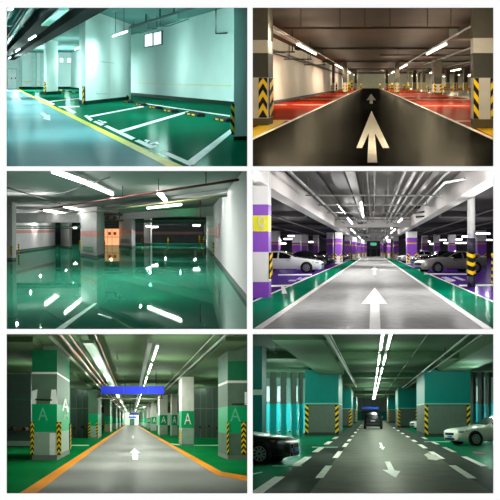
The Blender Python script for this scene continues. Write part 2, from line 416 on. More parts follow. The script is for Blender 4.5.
# ================================================================ upper left: teal-lit hall with white numbered bays
def hall_teal():
    R = Room(-20, 79, 1.4, 5.2, (7, 247, 8, 166))
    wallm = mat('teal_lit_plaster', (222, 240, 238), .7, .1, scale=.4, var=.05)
    ceilm = mat('teal_ceiling', (112, 156, 152), .8, .1, scale=.3)
    lane = glossy_floor('grey_lane_epoxy', (112, 158, 166), .03, .3, scale=.25)
    green = glossy_floor('green_bay_epoxy', (0, 92, 66), 0.035, .14, (225, 255, 245), scale=.25)
    darkg = mat('dark_green_skirting', (4, 48, 32), .7, .05); wp = mat('line_white', (240, 246, 244), .5, .03); yel = mat('line_yellow', (226, 205, 20), .5, .03)
    ys = mat('pale_yellow_stripe', (225, 222, 165), .6); duct = mat('black_duct', (7, 12, 12), .8, .05); pm = mat('painted_pipe', (95, 140, 138), .5)
    dpm = mat('dark_pipe', (20, 55, 52), .5)
    shell(R, 11, 118, mat('teal_inner', (150, 190, 188), .9, 0), wallm)
    slab(R, 'floor', lane, -.2, 0, 10, 118)
    slab(R, 'ceiling', ceilm, 5.2, 5.4, 10, 118)
    struct(MB(R).paint([(17, 89.2), (120, 137.2), (184.5, 167.2), (260, 167.2), (260, 86), (60, 85)], t=.003), 'floor', green)
    # long back wall, running from the near right into the distance
    dA = Vector((-270 / F, 1)).normalized(); dB = Vector((38 / F, 1)).normalized()
    def back(px, py0=95.5, x0=135):          # plan point on the back wall seen at column px
        return R.G(px, 79 + (py0 - 79) * (px + 20) / (x0 + 20))
    a, b = back(248), back(72)
    struct(MB(R).bar(a, b, .3, 0, 5.19), 'wall_right', wallm)
    def on_wall(A, B, t0, t1, m, name, label, cat, out=.02, kind=None):
        d = (Vector(B) - Vector(A)).normalized(); n = Vector((d.y, -d.x)); n = n if n.y < 0 else -n
        o = n * (.15 + out)
        return MB(R).bar((A[0] + o.x, A[1] + o.y), (B[0] + o.x, B[1] + o.y), out * 2 - .004, t0, t1).build(name, m, label=label, category=cat, kind=kind)
    on_wall(a, b, 0, .24, darkg, 'baseboard_right', None, None, .03, 'structure')
    on_wall(back(234), back(134), 1.02, 1.08, ys, 'trim_1', None, None, .01, 'structure')
    # end wall with a door, far left
    E = R.Y(88.8); e0, e1 = R.X(5, E), R.X(72, E)
    struct(MB(R).prism([(e0, E), (e1, E), (e1, E + .3), (e0, E + .3)], 0, 5.19), 'wall_front', wallm)
    struct(MB(R).fbox(19, 72, 86.6, None, E - .1, .08), 'baseboard_front', darkg)
    struct(MB(R).fbox(18, 44, 81.2, 82.2, E - .05, .03), 'trim_2', ys)
    for i, (x0, x1) in enumerate(((19, 21), (31.5, 35.5), (40, 44.5))):
        t = thing(R, 'wall_pilaster', ('shallow pale pilaster beside the white double door', 'shallow pilaster in the middle of the far teal wall', 'shallow pilaster just left of the smaller white pier')[i], 'pilaster', (R.X((x0 + x1) / 2, E), E - .5, 0), 'pilasters on the far teal wall')
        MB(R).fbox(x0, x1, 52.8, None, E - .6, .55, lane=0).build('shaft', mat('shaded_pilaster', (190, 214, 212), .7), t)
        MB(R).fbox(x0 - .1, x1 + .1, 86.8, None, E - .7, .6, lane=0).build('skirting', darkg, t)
    d = thing(R, 'door', 'white double door in the far end wall at the left', 'door', (R.X(12, E), E, 0)); d['kind'] = 'thing'
    MB(R).fbox(7.3, 16.8, 68.5, None, E - .12, .1, lane=0).build('door_frame', mat('door_frame_teal', (170, 205, 203), .5), d)
    for x0, x1, hx in ((7.8, 11.9, 11.3), (12.2, 16.3, 15.3)):
        lf = MB(R).fbox(x0, x1, 69.3, None, E - .2, .07, lane=0).build('door_leaf', wp, d)
        MB(R).fbox(hx - .35, hx + .35, 77.5, 79, E - .32, .1, lane=0).build('door_handle', duct, d)
    for i, (x0, x1) in enumerate(((59.5, 63.4), (66.9, 71))):
        wn = thing(R, 'window_%d' % (i + 2), ('small bright window beyond the smaller pier, nearer the pier', 'small bright window beyond the smaller pier, nearer the big pier')[i], 'window', (R.X((x0 + x1) / 2, E), E, 3.2)); wn['kind'] = 'structure'
        MB(R).fbox(x0, x1, 57.4, 63, E - .1, .08, lane=0).build('window_frame', pm, wn)
        for q0, q1 in ((x0 + .3, (x0 + x1) / 2 - .2), ((x0 + x1) / 2 + .2, x1 - .3)):
            MB(R).fbox(q0, q1, 57.8, 62.6, E - .16, .04, lane=0).build('pane', mat('sky_lit_pane', (235, 248, 252), emit=1.1), wn)
    # the big pier between the bays: a long face along the bay, a narrow end on the lane
    c0 = R.G(85.5, 105.2); Yc = c0[1]
    def along(c, px, vpx):                    # walk from plan point c towards the vanishing column vpx until column px
        l = (vpx - 250) / F; p = (px - 250) / F
        u = (c[0] - p * c[1]) / (p - l); return (c[0] + l * u, c[1] + u)
    c1 = along(c0, 128.5, 288); c2 = along(c0, 79.3, -20); c3 = (c1[0] + c2[0] - c0[0], c1[1] + c2[1] - c0[1])
    T = thing(R, 'wall_pier', 'big white pier in the middle with a tube light across its broad face', 'pier', (c0[0], c0[1], 0))
    MB(R).prism([c0, c1, c3, c2], 0, 5.18).build('shaft', wallm, T)
    def grow(q, e):
        cx = sum(p[0] for p in q) / 4; cy = sum(p[1] for p in q) / 4
        return [(p[0] + e * (p[0] - cx) / math.hypot(p[0] - cx, p[1] - cy), p[1] + e * (p[1] - cy) / math.hypot(p[0] - cx, p[1] - cy)) for p in q]
    MB(R).prism(grow([c0, c1, c3, c2], .12), 0, .22).build('skirting', darkg, T)
    g0 = along(c0, 84.2, -20); guard(R, T, (g0[0] - .03, g0[1] - .1), (c0[0], c0[1] - .15), .05, 1.0, 3, '/', th=.05)
    s0, s1 = along(c0, 127.2, 288), along(c0, 134.3, 288)
    T2 = thing(R, 'corner_column', 'slim white column at the far end of the big pier face', 'column', (s0[0], s0[1], 0))
    s0b = (s0[0] - .3, s0[1] - 1.9); s1b = (s1[0] - .12, s1[1] - 1.9)
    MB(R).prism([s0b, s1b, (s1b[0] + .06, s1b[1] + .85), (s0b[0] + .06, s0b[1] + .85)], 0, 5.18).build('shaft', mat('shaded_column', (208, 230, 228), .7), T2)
    MB(R).prism([(s0b[0] - .05, s0b[1] - .2), (s1b[0] + .05, s1b[1] - .2), s1b, s0b], 0, .3).build('skirting', darkg, T2)
    # the smaller pier beyond
    q0 = R.G(46.5, 94.9); q1 = along(q0, 58, 288); q2 = along(q0, 43.8, -20); q3 = (q1[0] + q2[0] - q0[0], q1[1] + q2[1] - q0[1])
    T = thing(R, 'wall_pier', 'smaller white pier further back, standing left of the big pier', 'pier', (q0[0], q0[1], 0))
    MB(R).prism([q0, q1, q3, q2], 0, 4.9).build('shaft', wallm, T)
    MB(R).prism(grow([q0, q1, q3, q2], .3), 0, .28).build('skirting', darkg, T)
    guard(R, T, (q0[0] - .1, q0[1] - .3), (q0[0] + .06, q0[1] - .3), .3, 1.15, 3, '/', th=.05)
    # near right pier
    n0 = R.G(234, 140.5); n1 = (R.X(252, n0[1] + .2), n0[1] + .2)
    T = thing(R, 'wall_pier', 'near white pier at the right edge with a hazard strip on its corner', 'pier', (n0[0], n0[1], 0))
    MB(R).prism([n0, n1, (n1[0] + .4, n1[1] + 2), along(n0, 234.5, 288)], 0, 5.15).build('shaft', wallm, T)
    MB(R).prism([(n0[0] - .01, n0[1] - .04), (n1[0], n1[1] - .04), n1, n0], 0, .09).build('skirting', darkg, T)
    guard(R, T, (R.X(231.3, n0[1] - .03), n0[1] - .05), (R.X(234.6, n0[1] - .03), n0[1] - .05), .14, .83, 3, '\\', th=.03)
    # yellow and white floor lines
    mark(R, [(17, 89.8), (19.6, 89.8), (120, 137.5), (184.5, 167.2), (168, 167.2), (120, 142.3)], 'lane_line', 'yellow edge line between the grey lane and the green bays', yel, 'floor line')
    for i, (p, l) in enumerate((
        ([(34, 96), (37, 96), (55, 104.2), (52.5, 105)], 'farthest white dash of the bay front line, beyond the smaller pier'),
        ([(63, 107.6), (66, 107.2), (76, 112.3), (73, 113.6)], 'short white dash of the bay front line, beyond the floor number by the big pier'),
        ([(84, 116), (87, 115.2), (93, 119.6), (90.5, 121.2)], 'white dash of the bay front line at the foot of the big pier'),
        ([(104, 126.4), (107.5, 125.6), (135.5, 138.2), (131.5, 140)], 'long white dash of the bay front line between the two floor numbers'),
        ([(159.5, 152.3), (164, 150.6), (193.5, 163.6), (190, 166.2)], 'nearest white dash of the bay front line, ending at the wide corner line'))):
        mark(R, p, 'bay_line', l, wp, 'floor line', 'dashes along the bay fronts')
    for p, l in (([(186.5, 162.3), (193.5, 165.6), (231.5, 133.4), (230.2, 129.6)], 'wide white bay line running to the near right pier'),
                 ([(116.5, 131.6), (121, 133), (190, 112.2), (188, 111)], 'white bay line across the green floor, second from the right'),
                 ([(87, 116.6), (90, 117.4), (144, 107), (142, 106.2)], 'white bay line passing close by the big pier'),
                 ([(58, 106.6), (60, 107.5), (79.5, 107), (79.3, 106.2)], 'white bay line ending at the narrow end of the big pier'),
                 ([(140, 103.2), (141, 102.9), (230, 115.6), (230, 116.8)], 'thin white line behind the row of wheel stops'),
                 ([(47, 101.6), (49, 102.1), (79.3, 98.8), (79, 98.2)], 'thin white bay line far behind, left of the big pier')):
        mark(R, p, 'bay_line', l, wp, 'floor line', 'lines between the green bays', b=.0065, t=.011)
    mark(R, [[(134.5, 141), (139, 139.8), (155.5, 147), (150.5, 148.8)], [(144, 140.6), (146, 139.6), (150, 140.8), (146.5, 143.2), (144.8, 142.8), (146.5, 141.6)],
             [(149, 143.6), (156, 141.6), (160, 143.8), (158.6, 144.6), (155, 143.2), (151, 144.6)], [(152.5, 146.6), (154, 145.8), (157, 145.4), (157, 146.4)]], 'bay_number', 'white painted bay number nearest the viewer, left of the wide line', wp, 'floor number')
    mark(R, [[(93, 121.9), (96, 121), (104, 124.4), (101, 125.8)], [(97.5, 120.6), (99, 120.1), (103, 121.4), (101.6, 122)], [(100.5, 122.6), (105, 121.4), (107, 122.6), (103.5, 123.6)]], 'bay_number', 'white painted bay number beside the big pier', wp, 'floor number')
    # white turn arrow on the lane, and a far one
    mark(R, [(40, 113.2), (44, 112.8), (47, 115.2), (49.8, 115), (50.5, 120.6), (42.5, 118.8), (44.6, 117.6)], 'floor_arrow', 'small white turning arrow on the grey lane', mat('worn_white', (205, 222, 225), .5, .03), 'arrow')
    mark(R, [(17.6, 97.8), (20, 98.6), (21.6, 100.6), (18.5, 100.2)], 'floor_arrow', 'tiny white arrow far down the grey lane', MATS['worn_white'], 'arrow')
    # wheel stops
    def stop(px, py, wpx, label, vp=-20):
        c = R.G(px, py); l = (vp - 250) / F; hw = wpx / 2
        A, B = along(c, px - hw, vp), along(c, px + hw, vp)
        T = thing(R, 'wheel_stop', label, 'wheel stop', (c[0], c[1], 0), 'wheel stops at the back of the bays')
        hgt = .135; n = Vector((1, .39)).normalized() * .19
        def bx(u0, u1, w, t0, t1, nm, m):
            a = Vector(A).lerp(Vector(B), u0); b = Vector(A).lerp(Vector(B), u1)
            MB(R).prism([(a.x - n.x * w, a.y - n.y * w), (b.x - n.x * w, b.y - n.y * w), (b.x + n.x * w * .6, b.y + n.y * w * .6), (a.x + n.x * w * .6, a.y + n.y * w * .6)], t0, t1).build(nm, m, T)
        bx(0, 1, 1, .005, hgt * .8, 'rubber_block', BLACK); bx(.06, .94, .6, hgt * .8, hgt, 'crown', BLACK)
        bx(.2, .42, 1.06, hgt * .25, hgt * .65, 'reflector', YEL); bx(.58, .8, 1.06, hgt * .25, hgt * .65, 'reflector', YEL)
    for i, (x, y, w_) in enumerate(((129, 102.8, 6), (142, 105.6, 7), (156, 108.4, 9), (171.5, 112, 10), (196, 116, 12.5), (225, 121.4, 13))):
        stop(x, y, w_, ('black and yellow wheel stop by the slim column, farthest of the long row', 'second wheel stop from the slim column', 'third wheel stop from the slim column, left of a white bay line', 'fourth wheel stop from the slim column', 'wheel stop just right of the end of the second bay line', 'wheel stop nearest the right pier')[i])
    for i, (x, y, w_) in enumerate(((62.5, 90.6, 3.5), (68.5, 91.6, 4), (75.5, 92.8, 4.5))):
        stop(x, y, w_, ('leftmost of three tiny wheel stops behind the big pier', 'middle one of three tiny wheel stops behind the big pier', 'tiny wheel stop half hidden by the narrow end of the big pier')[i])
    # high window in the back wall
    def wallpix(px): return back(px)
    Wn = thing(R, 'window_1', 'bright two-pane window high in the back wall', 'window', (*back(155), 3)); Wn['kind'] = 'structure'
    def wpanel(x0, x1, yt0, yb0, nm, m, out, par, kind=None, **kw):
        A, B = Vector(back(x0)), Vector(back(x1)); d = (B - A).normalized(); n = Vector((d.y, -d.x)); n = n if n.y < 0 else -n
        A2, B2 = A + n * (.15 + out), B + n * (.15 + out)
        t1 = (R.T(yt0[0], A2.y), R.T(yt0[1], B2.y)); t0 = (R.T(yb0[0], A2.y), R.T(yb0[1], B2.y))
        A1, B1 = A + n * .14, B + n * .14
        return MB(R).prism([tuple(A2), tuple(B2), tuple(B1), tuple(A1)], [t0[0], t0[1], t0[1], t0[0]], [t1[0], t1[1], t1[1], t1[0]]).build(nm, m, par, **kw)
    wpanel(147, 164.8, (34.2, 30.6), (48, 44.6), 'window_frame', mat('window_frame_teal', (40, 92, 92), .5), .06, Wn)
    for x0, x1, a, b in ((148, 155.2, 34.8, 46.8), (157, 164, 33, 45.2)):
        wpanel(x0, x1, (a, a - 1.6), (b, b - 1.5), 'pane', MATS['sky_lit_pane'], .10, Wn)
    # ceiling services
    Y0 = 14
    def run(pxa, pxb, t0, t1, name, label, cat, m, Ya=None, Yb=100):
        a, b = R.xr(pxa, 8, t0), R.xr(pxb, 8, t0)
        return MB(R).lbox(a, b, t0, t1, Ya or 22, Yb).build(name, m, label=label, category=cat)
    run(50, 74, 4.2, 4.7, 'air_duct', 'black duct running along the lane under the ceiling, left of the pale tray', 'duct', duct)
    run(88, 109, 4.1, 4.6, 'air_duct', 'black duct nearest the big pier, under the ceiling', 'duct', duct)
    run(62, 72, 4.05, 4.14, 'cable_tray', 'short pale green tray hung under the left black duct', 'cable tray', mat('pale_tray', (150, 205, 195), .5), 27, 35)
    run(26, 36, 4.6, 4.75, 'cable_tray', 'dark cable tray at the left of the black ducts', 'cable tray', dpm)
    for i, Yb_ in enumerate((34, 42, 52, 66, 84)):
        MB(R).prism([(R.L(R.xr(46, 8, 4.7), Yb_), Yb_), (R.L(R.xr(110, 8, 4.7), Yb_), Yb_), (R.L(R.xr(110, 8, 4.7), Yb_ + .5), Yb_ + .5), (R.L(R.xr(46, 8, 4.7), Yb_ + .5), Yb_ + .5)], 4.72, 4.84).build('duct_support', duct, label='dark support rail across the black ducts, %s from the front' % ORD[i], category='support rail', group='rails over the ducts')
    for i, (x0, t, l) in enumerate(((12, 4.7, 'slim pipe at the far left under the ceiling'), (22, 4.9, 'second slim pipe from the left under the ceiling'), (31, 4.5, 'slim pipe left of the dark cable tray'), (120, 4.6, 'slim pipe just right of the black ducts'), (150, 4.95, 'slim pipe over the broad face of the big pier'))):
        xr_ = R.xr(x0, 8, t); lane_pipe(R, xr_, t, 16, 96 if i < 3 else 33, .07, 'ceiling_pipe', l, 'pipe', pm, 'pipes along the teal hall')
    for i, Yb_ in enumerate((30, 44, 62, 82)):
        MB(R).prism([(-60, Yb_), (R.L(R.xr(45, 8, 4.4), Yb_), Yb_), (R.L(R.xr(45, 8, 4.4), Yb_) + .3, Yb_ + .8), (-60, Yb_ + .8)], 4.75, 5.19).build('ceiling_beam', ceilm, label='concrete ceiling beam left of the ducts, %s from the front' % ORD[i], category='beam', group='beams of the teal hall')
    Q0, Q1 = R.G(130, 27.5, 4.7), R.G(198, 6, 4.7)
    pipe(R, [(*Q0, 4.7), (*Q1, 4.7)], .07, 'ceiling_pipe', 'dark sprinkler pipe slanting down from the top edge towards the big pier', 'pipe', dpm)
    for i, (x, y) in enumerate(((146, 22.4), (160, 18), (174, 13.6))):
        X_, Y_ = R.G(x, y, 4.7); pipe(R, [(X_, Y_, 4.72), (X_, Y_, 5.18)], .04, 'pipe_hanger', 'rod hanging the dark sprinkler pipe, %s from the pier' % ORD[i], 'hanger', dpm, 'rods of the sprinkler pipe')
    # open brackets at the top of the back wall
    for i, (x0, Ya, x1, Yb) in enumerate(((133, 46, 148, 42), (160, 40, 178, 35.4))):
        A, B = (R.X(x0, Ya), Ya), (R.X(x1, Yb), Yb); n = Vector((.55, -.2))
        T = thing(R, 'pipe_bracket', ('open pipe bracket left of the bright window top, nearer the big pier', 'open pipe bracket above the right half of the bright window')[i], 'bracket', (A[0], A[1], 4.4))
        for t_ in (4.42, 4.98):
            MB(R).tube([(*A, t_), (A[0] + n.x, A[1] + n.y, t_), (B[0] + n.x, B[1] + n.y, t_), (*B, t_)], .035, 6).build('rail', pm, T)
        for q in (A, B, (B[0] + n.x, B[1] + n.y)): MB(R).tube([(*q, 4.42), (*q, 5.19)], .03, 6).build('post', pm, T)
    A = back(222); B = back(233); pipe(R, [(A[0] - .3, A[1] - .6, 5.15), (A[0] - .3, A[1] - .6, R.T(33.5, A[1] - .6)), (B[0] - .3, B[1] - .6, R.T(33, B[1] - .6))], .04, 'wall_pipe', 'dark conduit bent down the back wall near the right pier', 'pipe', dpm)
    X_, Y_ = along(c0, 113.3, 288); pipe(R, [(X_ - .1, Y_ - 1, .3), (X_ - .1, Y_ - 1, 5.1)], .05, 'wall_pipe', 'thin upright pipe on the broad face of the big pier', 'pipe', pm)
    X_, Y_ = along(c0, 131, 288); pipe(R, [(X_ - .25, Y_ - 2.2, .6), (X_ - .25, Y_ - 2.2, 5.1)], .06, 'wall_pipe', 'upright pipe in front of the slim column', 'pipe', dpm)
    for (x0, y0, x1, y1, l) in ((105, 62, 118, 63.5, 'short dark pipe lying across the broad face of the big pier'), (101, 93.5, 112, 93.5, 'low pale pipe bent along the foot of the big pier')):
        A, B = along(c0, x0, 288), along(c0, x1, 288)
        pts = [(A[0] - .1, A[1] - 1, R.T(y0, A[1])), (B[0] - .1, B[1] - 1, R.T(y1, B[1]))]
        if y0 > 90: pts = [(A[0] - .1, A[1] - 1, R.T(90, A[1]))] + pts
        pipe(R, pts, .05, 'wall_pipe', l, 'pipe', pm)
    # lamps
    tl = (225, 255, 250); K = dict(col=tl, r=.045, group='tube lights of the teal hall')
    lane_lamp(R, 113, 36.3, 127, 31.5, 3.8, 'bright tube hung in front of the broad face of the big pier', 260, rods=1.35, **K)
    t = 4.0
    for (x0, y0, x1, y1, l, e) in ((29, 40, 35.3, 36, 'tube under the black ducts, nearest of three in line', 420), (16, 51.6, 19.5, 49, 'tube under the black ducts, middle one of three in line', 420), (9, 58.6, 10.6, 57.2, 'tube under the black ducts, farthest of three at the left edge', 260)):
        lane_lamp(R, x0, y0, x1, y1, 3.75, l, e, **K)
    lane_lamp(R, 75, 49.5, 79.5, 47.5, 3.9, 'tube half hidden behind the left edge of the big pier', 600, **K)
    lane_lamp(R, 8.5, 9.8, 12.6, 8.9, 4.6, 'bright tube cut off by the top left corner', 260, **K)
    for px, Y, t, e in ((70, 17, 2.4, .5), (140, 19, 2.6, .5), (190, 20, 2.6, .35), (150, 26, 2.6, 1), (200, 24, 2.4, .6), (50, 30, 2.6, .8), (100, 26, 2.4, .7), (160, 34, 2.4, .9), (20, 45, 2.4, .9), (150, 44, 2.4, .5), (12, 66, 2.6, 3), (70, 66, 2.6, 1.5), (14, 84, 2.4, 8), (36, 84, 2.4, 7), (66, 88, 2.4, 3)):
        fill_points(R, [(R.X(px, Y) - R.L(0, Y), Y, t, e)], 290, tl, .3)
hall_teal()
# ================================================================ upper right: low hall with red bays and a wet black lane
def hall_red():
    R = Room(371, 84, 1.0, 3.4, (253, 493, 8, 166))
    ceilm = mat('brown_ceiling', (76, 65, 51), .8, .1, scale=.4); beamm = mat('brown_beam', (74, 63, 50), .8, .1)
    wallm = mat('warm_white_wall', (225, 218, 200), .7, .1, scale=.5, var=.04)
    lane = glossy_floor('black_wet_lane', (12, 12, 11), .022, .24, (255, 245, 220), .2, .8, bump=.25, bscale=6)
    red = glossy_floor('red_bay_epoxy', (150, 34, 14), .035, .2, (255, 235, 210), .12, .4)
    grey2 = glossy_floor('grey_wet_lane', (120, 118, 108), .35, .15, (255, 248, 230))
    wp = mat('warm_line_white', (238, 228, 205), .5, .03); yel = mat('warm_yellow', (235, 190, 10), .5, .03)
    gd = mat('dark_grey_band', (70, 68, 60), .6); gl_ = mat('pale_band', (200, 192, 176), .6); con = mat('plinth_brown', (88, 76, 48), .7); top = mat('grey_concrete', (92, 86, 74), .8)
    pm = mat('brown_pipe', (62, 54, 44), .5); curb = mat('dark_curb', (58, 56, 50), .7)
    shell(R, 7.5, 180, mat('warm_inner', (90, 82, 66), .9, 0), wallm)
    slab(R, 'floor', lane, -.2, 0, 7, 180); slab(R, 'ceiling', ceilm, 3.4, 3.6, 7, 180)
    FW = R.Y(88.3)
    struct(MB(R).prism([(R.X(255, FW), FW), (R.X(500, FW), FW), (R.X(500, FW), FW + .4), (R.X(255, FW), FW + .4)], 0, 3.39), 'wall_front', mat('far_wall_greenish', (205, 212, 190), .7))
    # left white wall
    xl = R.xr(273, 103.5, 0)
    struct(MB(R).lbox(xl - .3, xl, 0, 3.39, 12, FW), 'wall_left', wallm)
    struct(MB(R).lbox(xl, xl + .25, 0, .14, 12, FW), 'baseboard_left', curb)
    # red bays
    xe = (254 - 371) / (138.5 - 84)                         # lane edge, left: metres from the lane's vanishing line
    struct(MB(R).lbox(xl + .25, xe, 0, .004, 8, FW), 'floor', red)
    xf = (493.5 - 371) / (139.3 - 84); xg = (473 - 371) / (99 - 84)
    struct(MB(R).lbox(xf, xg, 0, .004, 8, FW), 'floor', red)
    struct(MB(R).lbox(xg, xg + 6.5, 0, .003, 8, FW), 'floor', grey2)
    struct(MB(R).lbox(xg + 6.5, xg + 12, 0, .005, 8, FW), 'floor', red)
    MB(R).lbox(xe - .045, xe + .045, .004, .012, 8, FW - 1).build('lane_line', wp, label='white edge line along the red bays at the left', category='floor line')
    MB(R).lbox(xf - .045, xf + .045, .004, .012, 8, FW - 1).build('lane_line', wp, label='white edge line along the red bays at the right', category='floor line')
    MB(R).lbox(xg - .05, xg + .05, .004, .012, 8, FW - 1).build('lane_line', yel, label='thin yellow line between the red bays and the second aisle', category='floor line')
    mark(R, [(253, 128.5), (253, 137.5), (281, 124), (286, 120.8), (271, 120.3)], 'painted_island', 'yellow painted patch on the floor at the foot of the left pillar', yel, t=.013)
    mark(R, [(494, 137.5), (494, 127.5), (482, 127.5), (474, 127.5)], 'painted_island', 'yellow painted patch on the floor at the foot of the right pillar', yel, t=.013)
    for i, (y, l) in enumerate(((120.6, 'near left pillar'), (105, 'second bay line'), (99.3, 'third bay line'), (96, 'fourth'), (94, 'fifth'))):
        Y = R.Y(y); hw = .06 + .003 * Y
        MB(R).prism([(R.L(xl + .4, Y), Y - hw), (R.L(xe, Y), Y - hw), (R.L(xe, Y), Y + hw), (R.L(xl + .4, Y), Y + hw)], .005, .011).build('bay_line', wp, label='white line across the red bays at the left, %s from the near pillar' % ORD[i], category='floor line', group='lines across the left red bays')
    for i, y in enumerate((121.4, 106, 99.8, 96.2, 94)):
        Y = R.Y(y); hw = .06 + .003 * Y
        MB(R).prism([(R.L(xf, Y), Y - hw), (R.L(xg, Y), Y - hw), (R.L(xg, Y), Y + hw), (R.L(xf, Y), Y + hw)], .005, .011).build('bay_line', wp, label='white line across the red bays at the right, %s from the near pillar' % ORD[i], category='floor line', group='lines across the right red bays')
    # arrows
    mark(R, [[(371.5, 111), (389.2, 148.2), (382.8, 148.2), (374.8, 133.2), (377.2, 162.6), (367.4, 162.6), (368.8, 133.2), (362.2, 148.2), (356.4, 148.2)]], 'floor_arrow', 'big white arrow on the wet black lane pointing ahead', wp, 'arrow')
    mark(R, [[(371.2, 94), (376, 100.3), (372.6, 100), (372.9, 103.5), (369.5, 103.5), (369.8, 100), (366.4, 100.3)]], 'floor_arrow', 'small far white arrow on the wet black lane', mat('dim_arrow', (120, 116, 104), .6), 'arrow')  # far arrow in a dimmer white than the near one
    # near pillars
    mats = [con, gl_, gd, top]
    T, Y, A, B = pillar(R, 248, 268, 125.8, .86, [(118.4, 0), (77.5, 1), (53, 2), (40, 1), (None, 3)], mats, 'near left pillar with chevron hazard plates and a dark grey band', group=None)
    guard(R, T, (R.X(258.6, Y), Y), (R.X(267.2, Y), Y), R.T(117.6, Y), R.T(77.8, Y), 3, 'V')
    lx = R.lane
    guard(R, T, (B + lx * .16, Y + .16), (B + lx * .8, Y + .8), R.T(117.6, Y), R.T(77.8, Y), 3, '/', out=(1, 0))
    T, Y, A, B = pillar(R, 473.2, 498, 129, .4, [(119.2, 0), (77.8, 1), (53, 2), (38, 1), (None, 3)], mats, 'near right pillar with slanted hazard strips at its corners and a dark grey band')
    guard(R, T, (R.X(473.4, Y), Y), (R.X(478.6, Y), Y), R.T(118.8, Y), R.T(78, Y), 3, '\\')
    guard(R, T, (R.X(490.4, Y), Y), (R.X(495.6, Y), Y), R.T(118.8, Y), R.T(78, Y), 3, '/')
    # farther pillars
    far = [(434, 441.8, 94.6, 2.5, 'dark-banded pillar standing between the red bays and the second aisle'),
           (395.2, 399.4, 93.8, 2.6, 'nearest of the far pillars right of the black lane'), (385.4, 388, 89.8, 3, 'farthest pillar right of the black lane'),
           (342.8, 347, 93.6, 2.6, 'nearest of the far pillars left of the black lane'), (354.4, 356.8, 89.8, 3, 'farthest pillar left of the black lane'),
           (332, 334.2, 92.4, 2, 'slim far pillar against the white left wall')]
    for i, (x0, x1, yb, D, l) in enumerate(far):
        f = (yb - 84) / 45
        pt = lambda y: 84 + (y - 84) * f
        T, Y, A, B = pillar(R, x0, x1, yb, D, [(pt(120), 0), (pt(77.8) if i else 84, 1), (pt(53) if i else 77.5, 2), (None, 3)], mats, l, group='far pillars of the red hall')
        w4 = (B - A) * .27
        guard(R, T, (A, Y), (A + w4, Y), .12, 1.1, 3, '\\'); guard(R, T, (B - w4, Y), (B, Y), .12, 1.1, 3, '/')
    rnd = random.Random(3)
    k = 0
    places = ['before the far wall', 'in the second aisle', 'deep in the second aisle']
    for i, (x, yb, w_) in enumerate(((414.6, 89.8, 3), (424, 89.6, 3), (448, 90.2, 3.4), (456.5, 90, 3), (466, 90.6, 3.6), (419, 88.9, 2.2), (408.4, 89, 2.2))):
        T, Y, A, B = pillar(R, x - w_ / 2, x + w_ / 2, yb, 2, [(82.5, 1), (76.5, 2), (None, 3)], mats, 'slim far pillar beyond the second aisle, %s from the left' % ORD[(2, 4, 5, 6, 7, 3, 1)[i] - 1], group='pillars beyond the second aisle')
        for q in (-1, 1): guard(R, T, ((A + B) / 2 + q * (B - A) * .35 - .12, Y), ((A + B) / 2 + q * (B - A) * .35 + .12, Y), .1, 1.15, 3, '/')
    # yellow posts
    for i, (x, yb, yt) in enumerate(((331, 92, 84), (336.5, 92.5, 82.5), (349, 91, 83), (352, 90.5, 80), (361, 89.5, 84), (380, 89.5, 84), (389.5, 91, 84), (392, 91.5, 83), (404, 92, 84), (408.6, 91, 84), (428.5, 92, 85), (445, 92.5, 85), (453, 92, 86), (461, 92, 86), (470, 93, 86))):
        Y = R.Y(yb); X = R.X(x, Y); t1 = R.T(yt, Y)
        T = thing(R, 'safety_post', 'short yellow and black post among the far bays, %s from the left' % (ORD + ['fifteenth'])[i], 'post', (X, Y, 0), 'yellow posts of the red hall')
        r_ = .0011 * Y
        MB(R).tube([(X, Y, 0), (X, Y, t1)], r_, 10).build('tube', yel, T, smooth=True)
        for q in (.3, .6): MB(R).tube([(X, Y, t1 * q), (X, Y, t1 * (q + .15))], r_ * 1.08, 10).build('band', BLACK, T)
    # ceiling: beams, pipes, trays
    for i, Yb in enumerate((46, 72, 108, 145)):
        MB(R).prism([(-80, Yb), (120, Yb), (120, Yb + 1.6), (-80, Yb + 1.6)], 3.27, 3.395).build('ceiling_beam', beamm, label='brown beam across the low ceiling, %s from the front' % ORD[i], category='beam', group='beams of the red hall')
    for i, (x0, x1, y, l, t) in enumerate(((283, 373, 28, 'brown sprinkler pipe across the ceiling left of the middle', 2.75), (372, 459, 27.6, 'brown sprinkler pipe across the ceiling right of the middle', 2.76), (380, 470, 55, 'second pipe across the ceiling, right of the middle', 2.9))):
        Y = R.Y(y, t); pipe(R, [(R.X(x0, Y), Y, t), (R.X(x1, Y), Y, t)], .035, 'sprinkler_pipe', l, 'pipe', pm)
        for j, x in enumerate((x0 + 18, (x0 + x1) / 2 + 12, x1 - 8)):
            pipe(R, [(R.X(x, Y), Y, t + .03), (R.X(x, Y), Y, 3.39)], .014, 'pipe_hanger', '%s rod from the left holding the %s' % (ORD[j], ('left sprinkler pipe', 'right sprinkler pipe', 'farther sprinkler pipe')[i]), 'hanger', pm, 'rods of the sprinkler pipes')
    tl = R.xr(297, 44, 2.62); tr = R.xr(446.7, 43.7, 2.62)
    for xr_, l in ((tl, 'left'), (tr, 'right')):
        MB(R).lbox(xr_ - .03, xr_ + .03, 2.735, 2.78, 12, 160).build('lamp_rail', STEEL if l == 'right' else mat('pale_rail', (150, 146, 132), .5), label='long rail under the %s row of tubes' % l, category='rail')
    a = R.xr(254, 20, 2.8)
    MB(R).lbox(a - .12, a + .10, 2.78, 2.86, 12, 31).build('cable_tray', mat('cream_tray', (205, 198, 180), .5), label='cream cable tray running down from the upper left corner', category='cable tray')
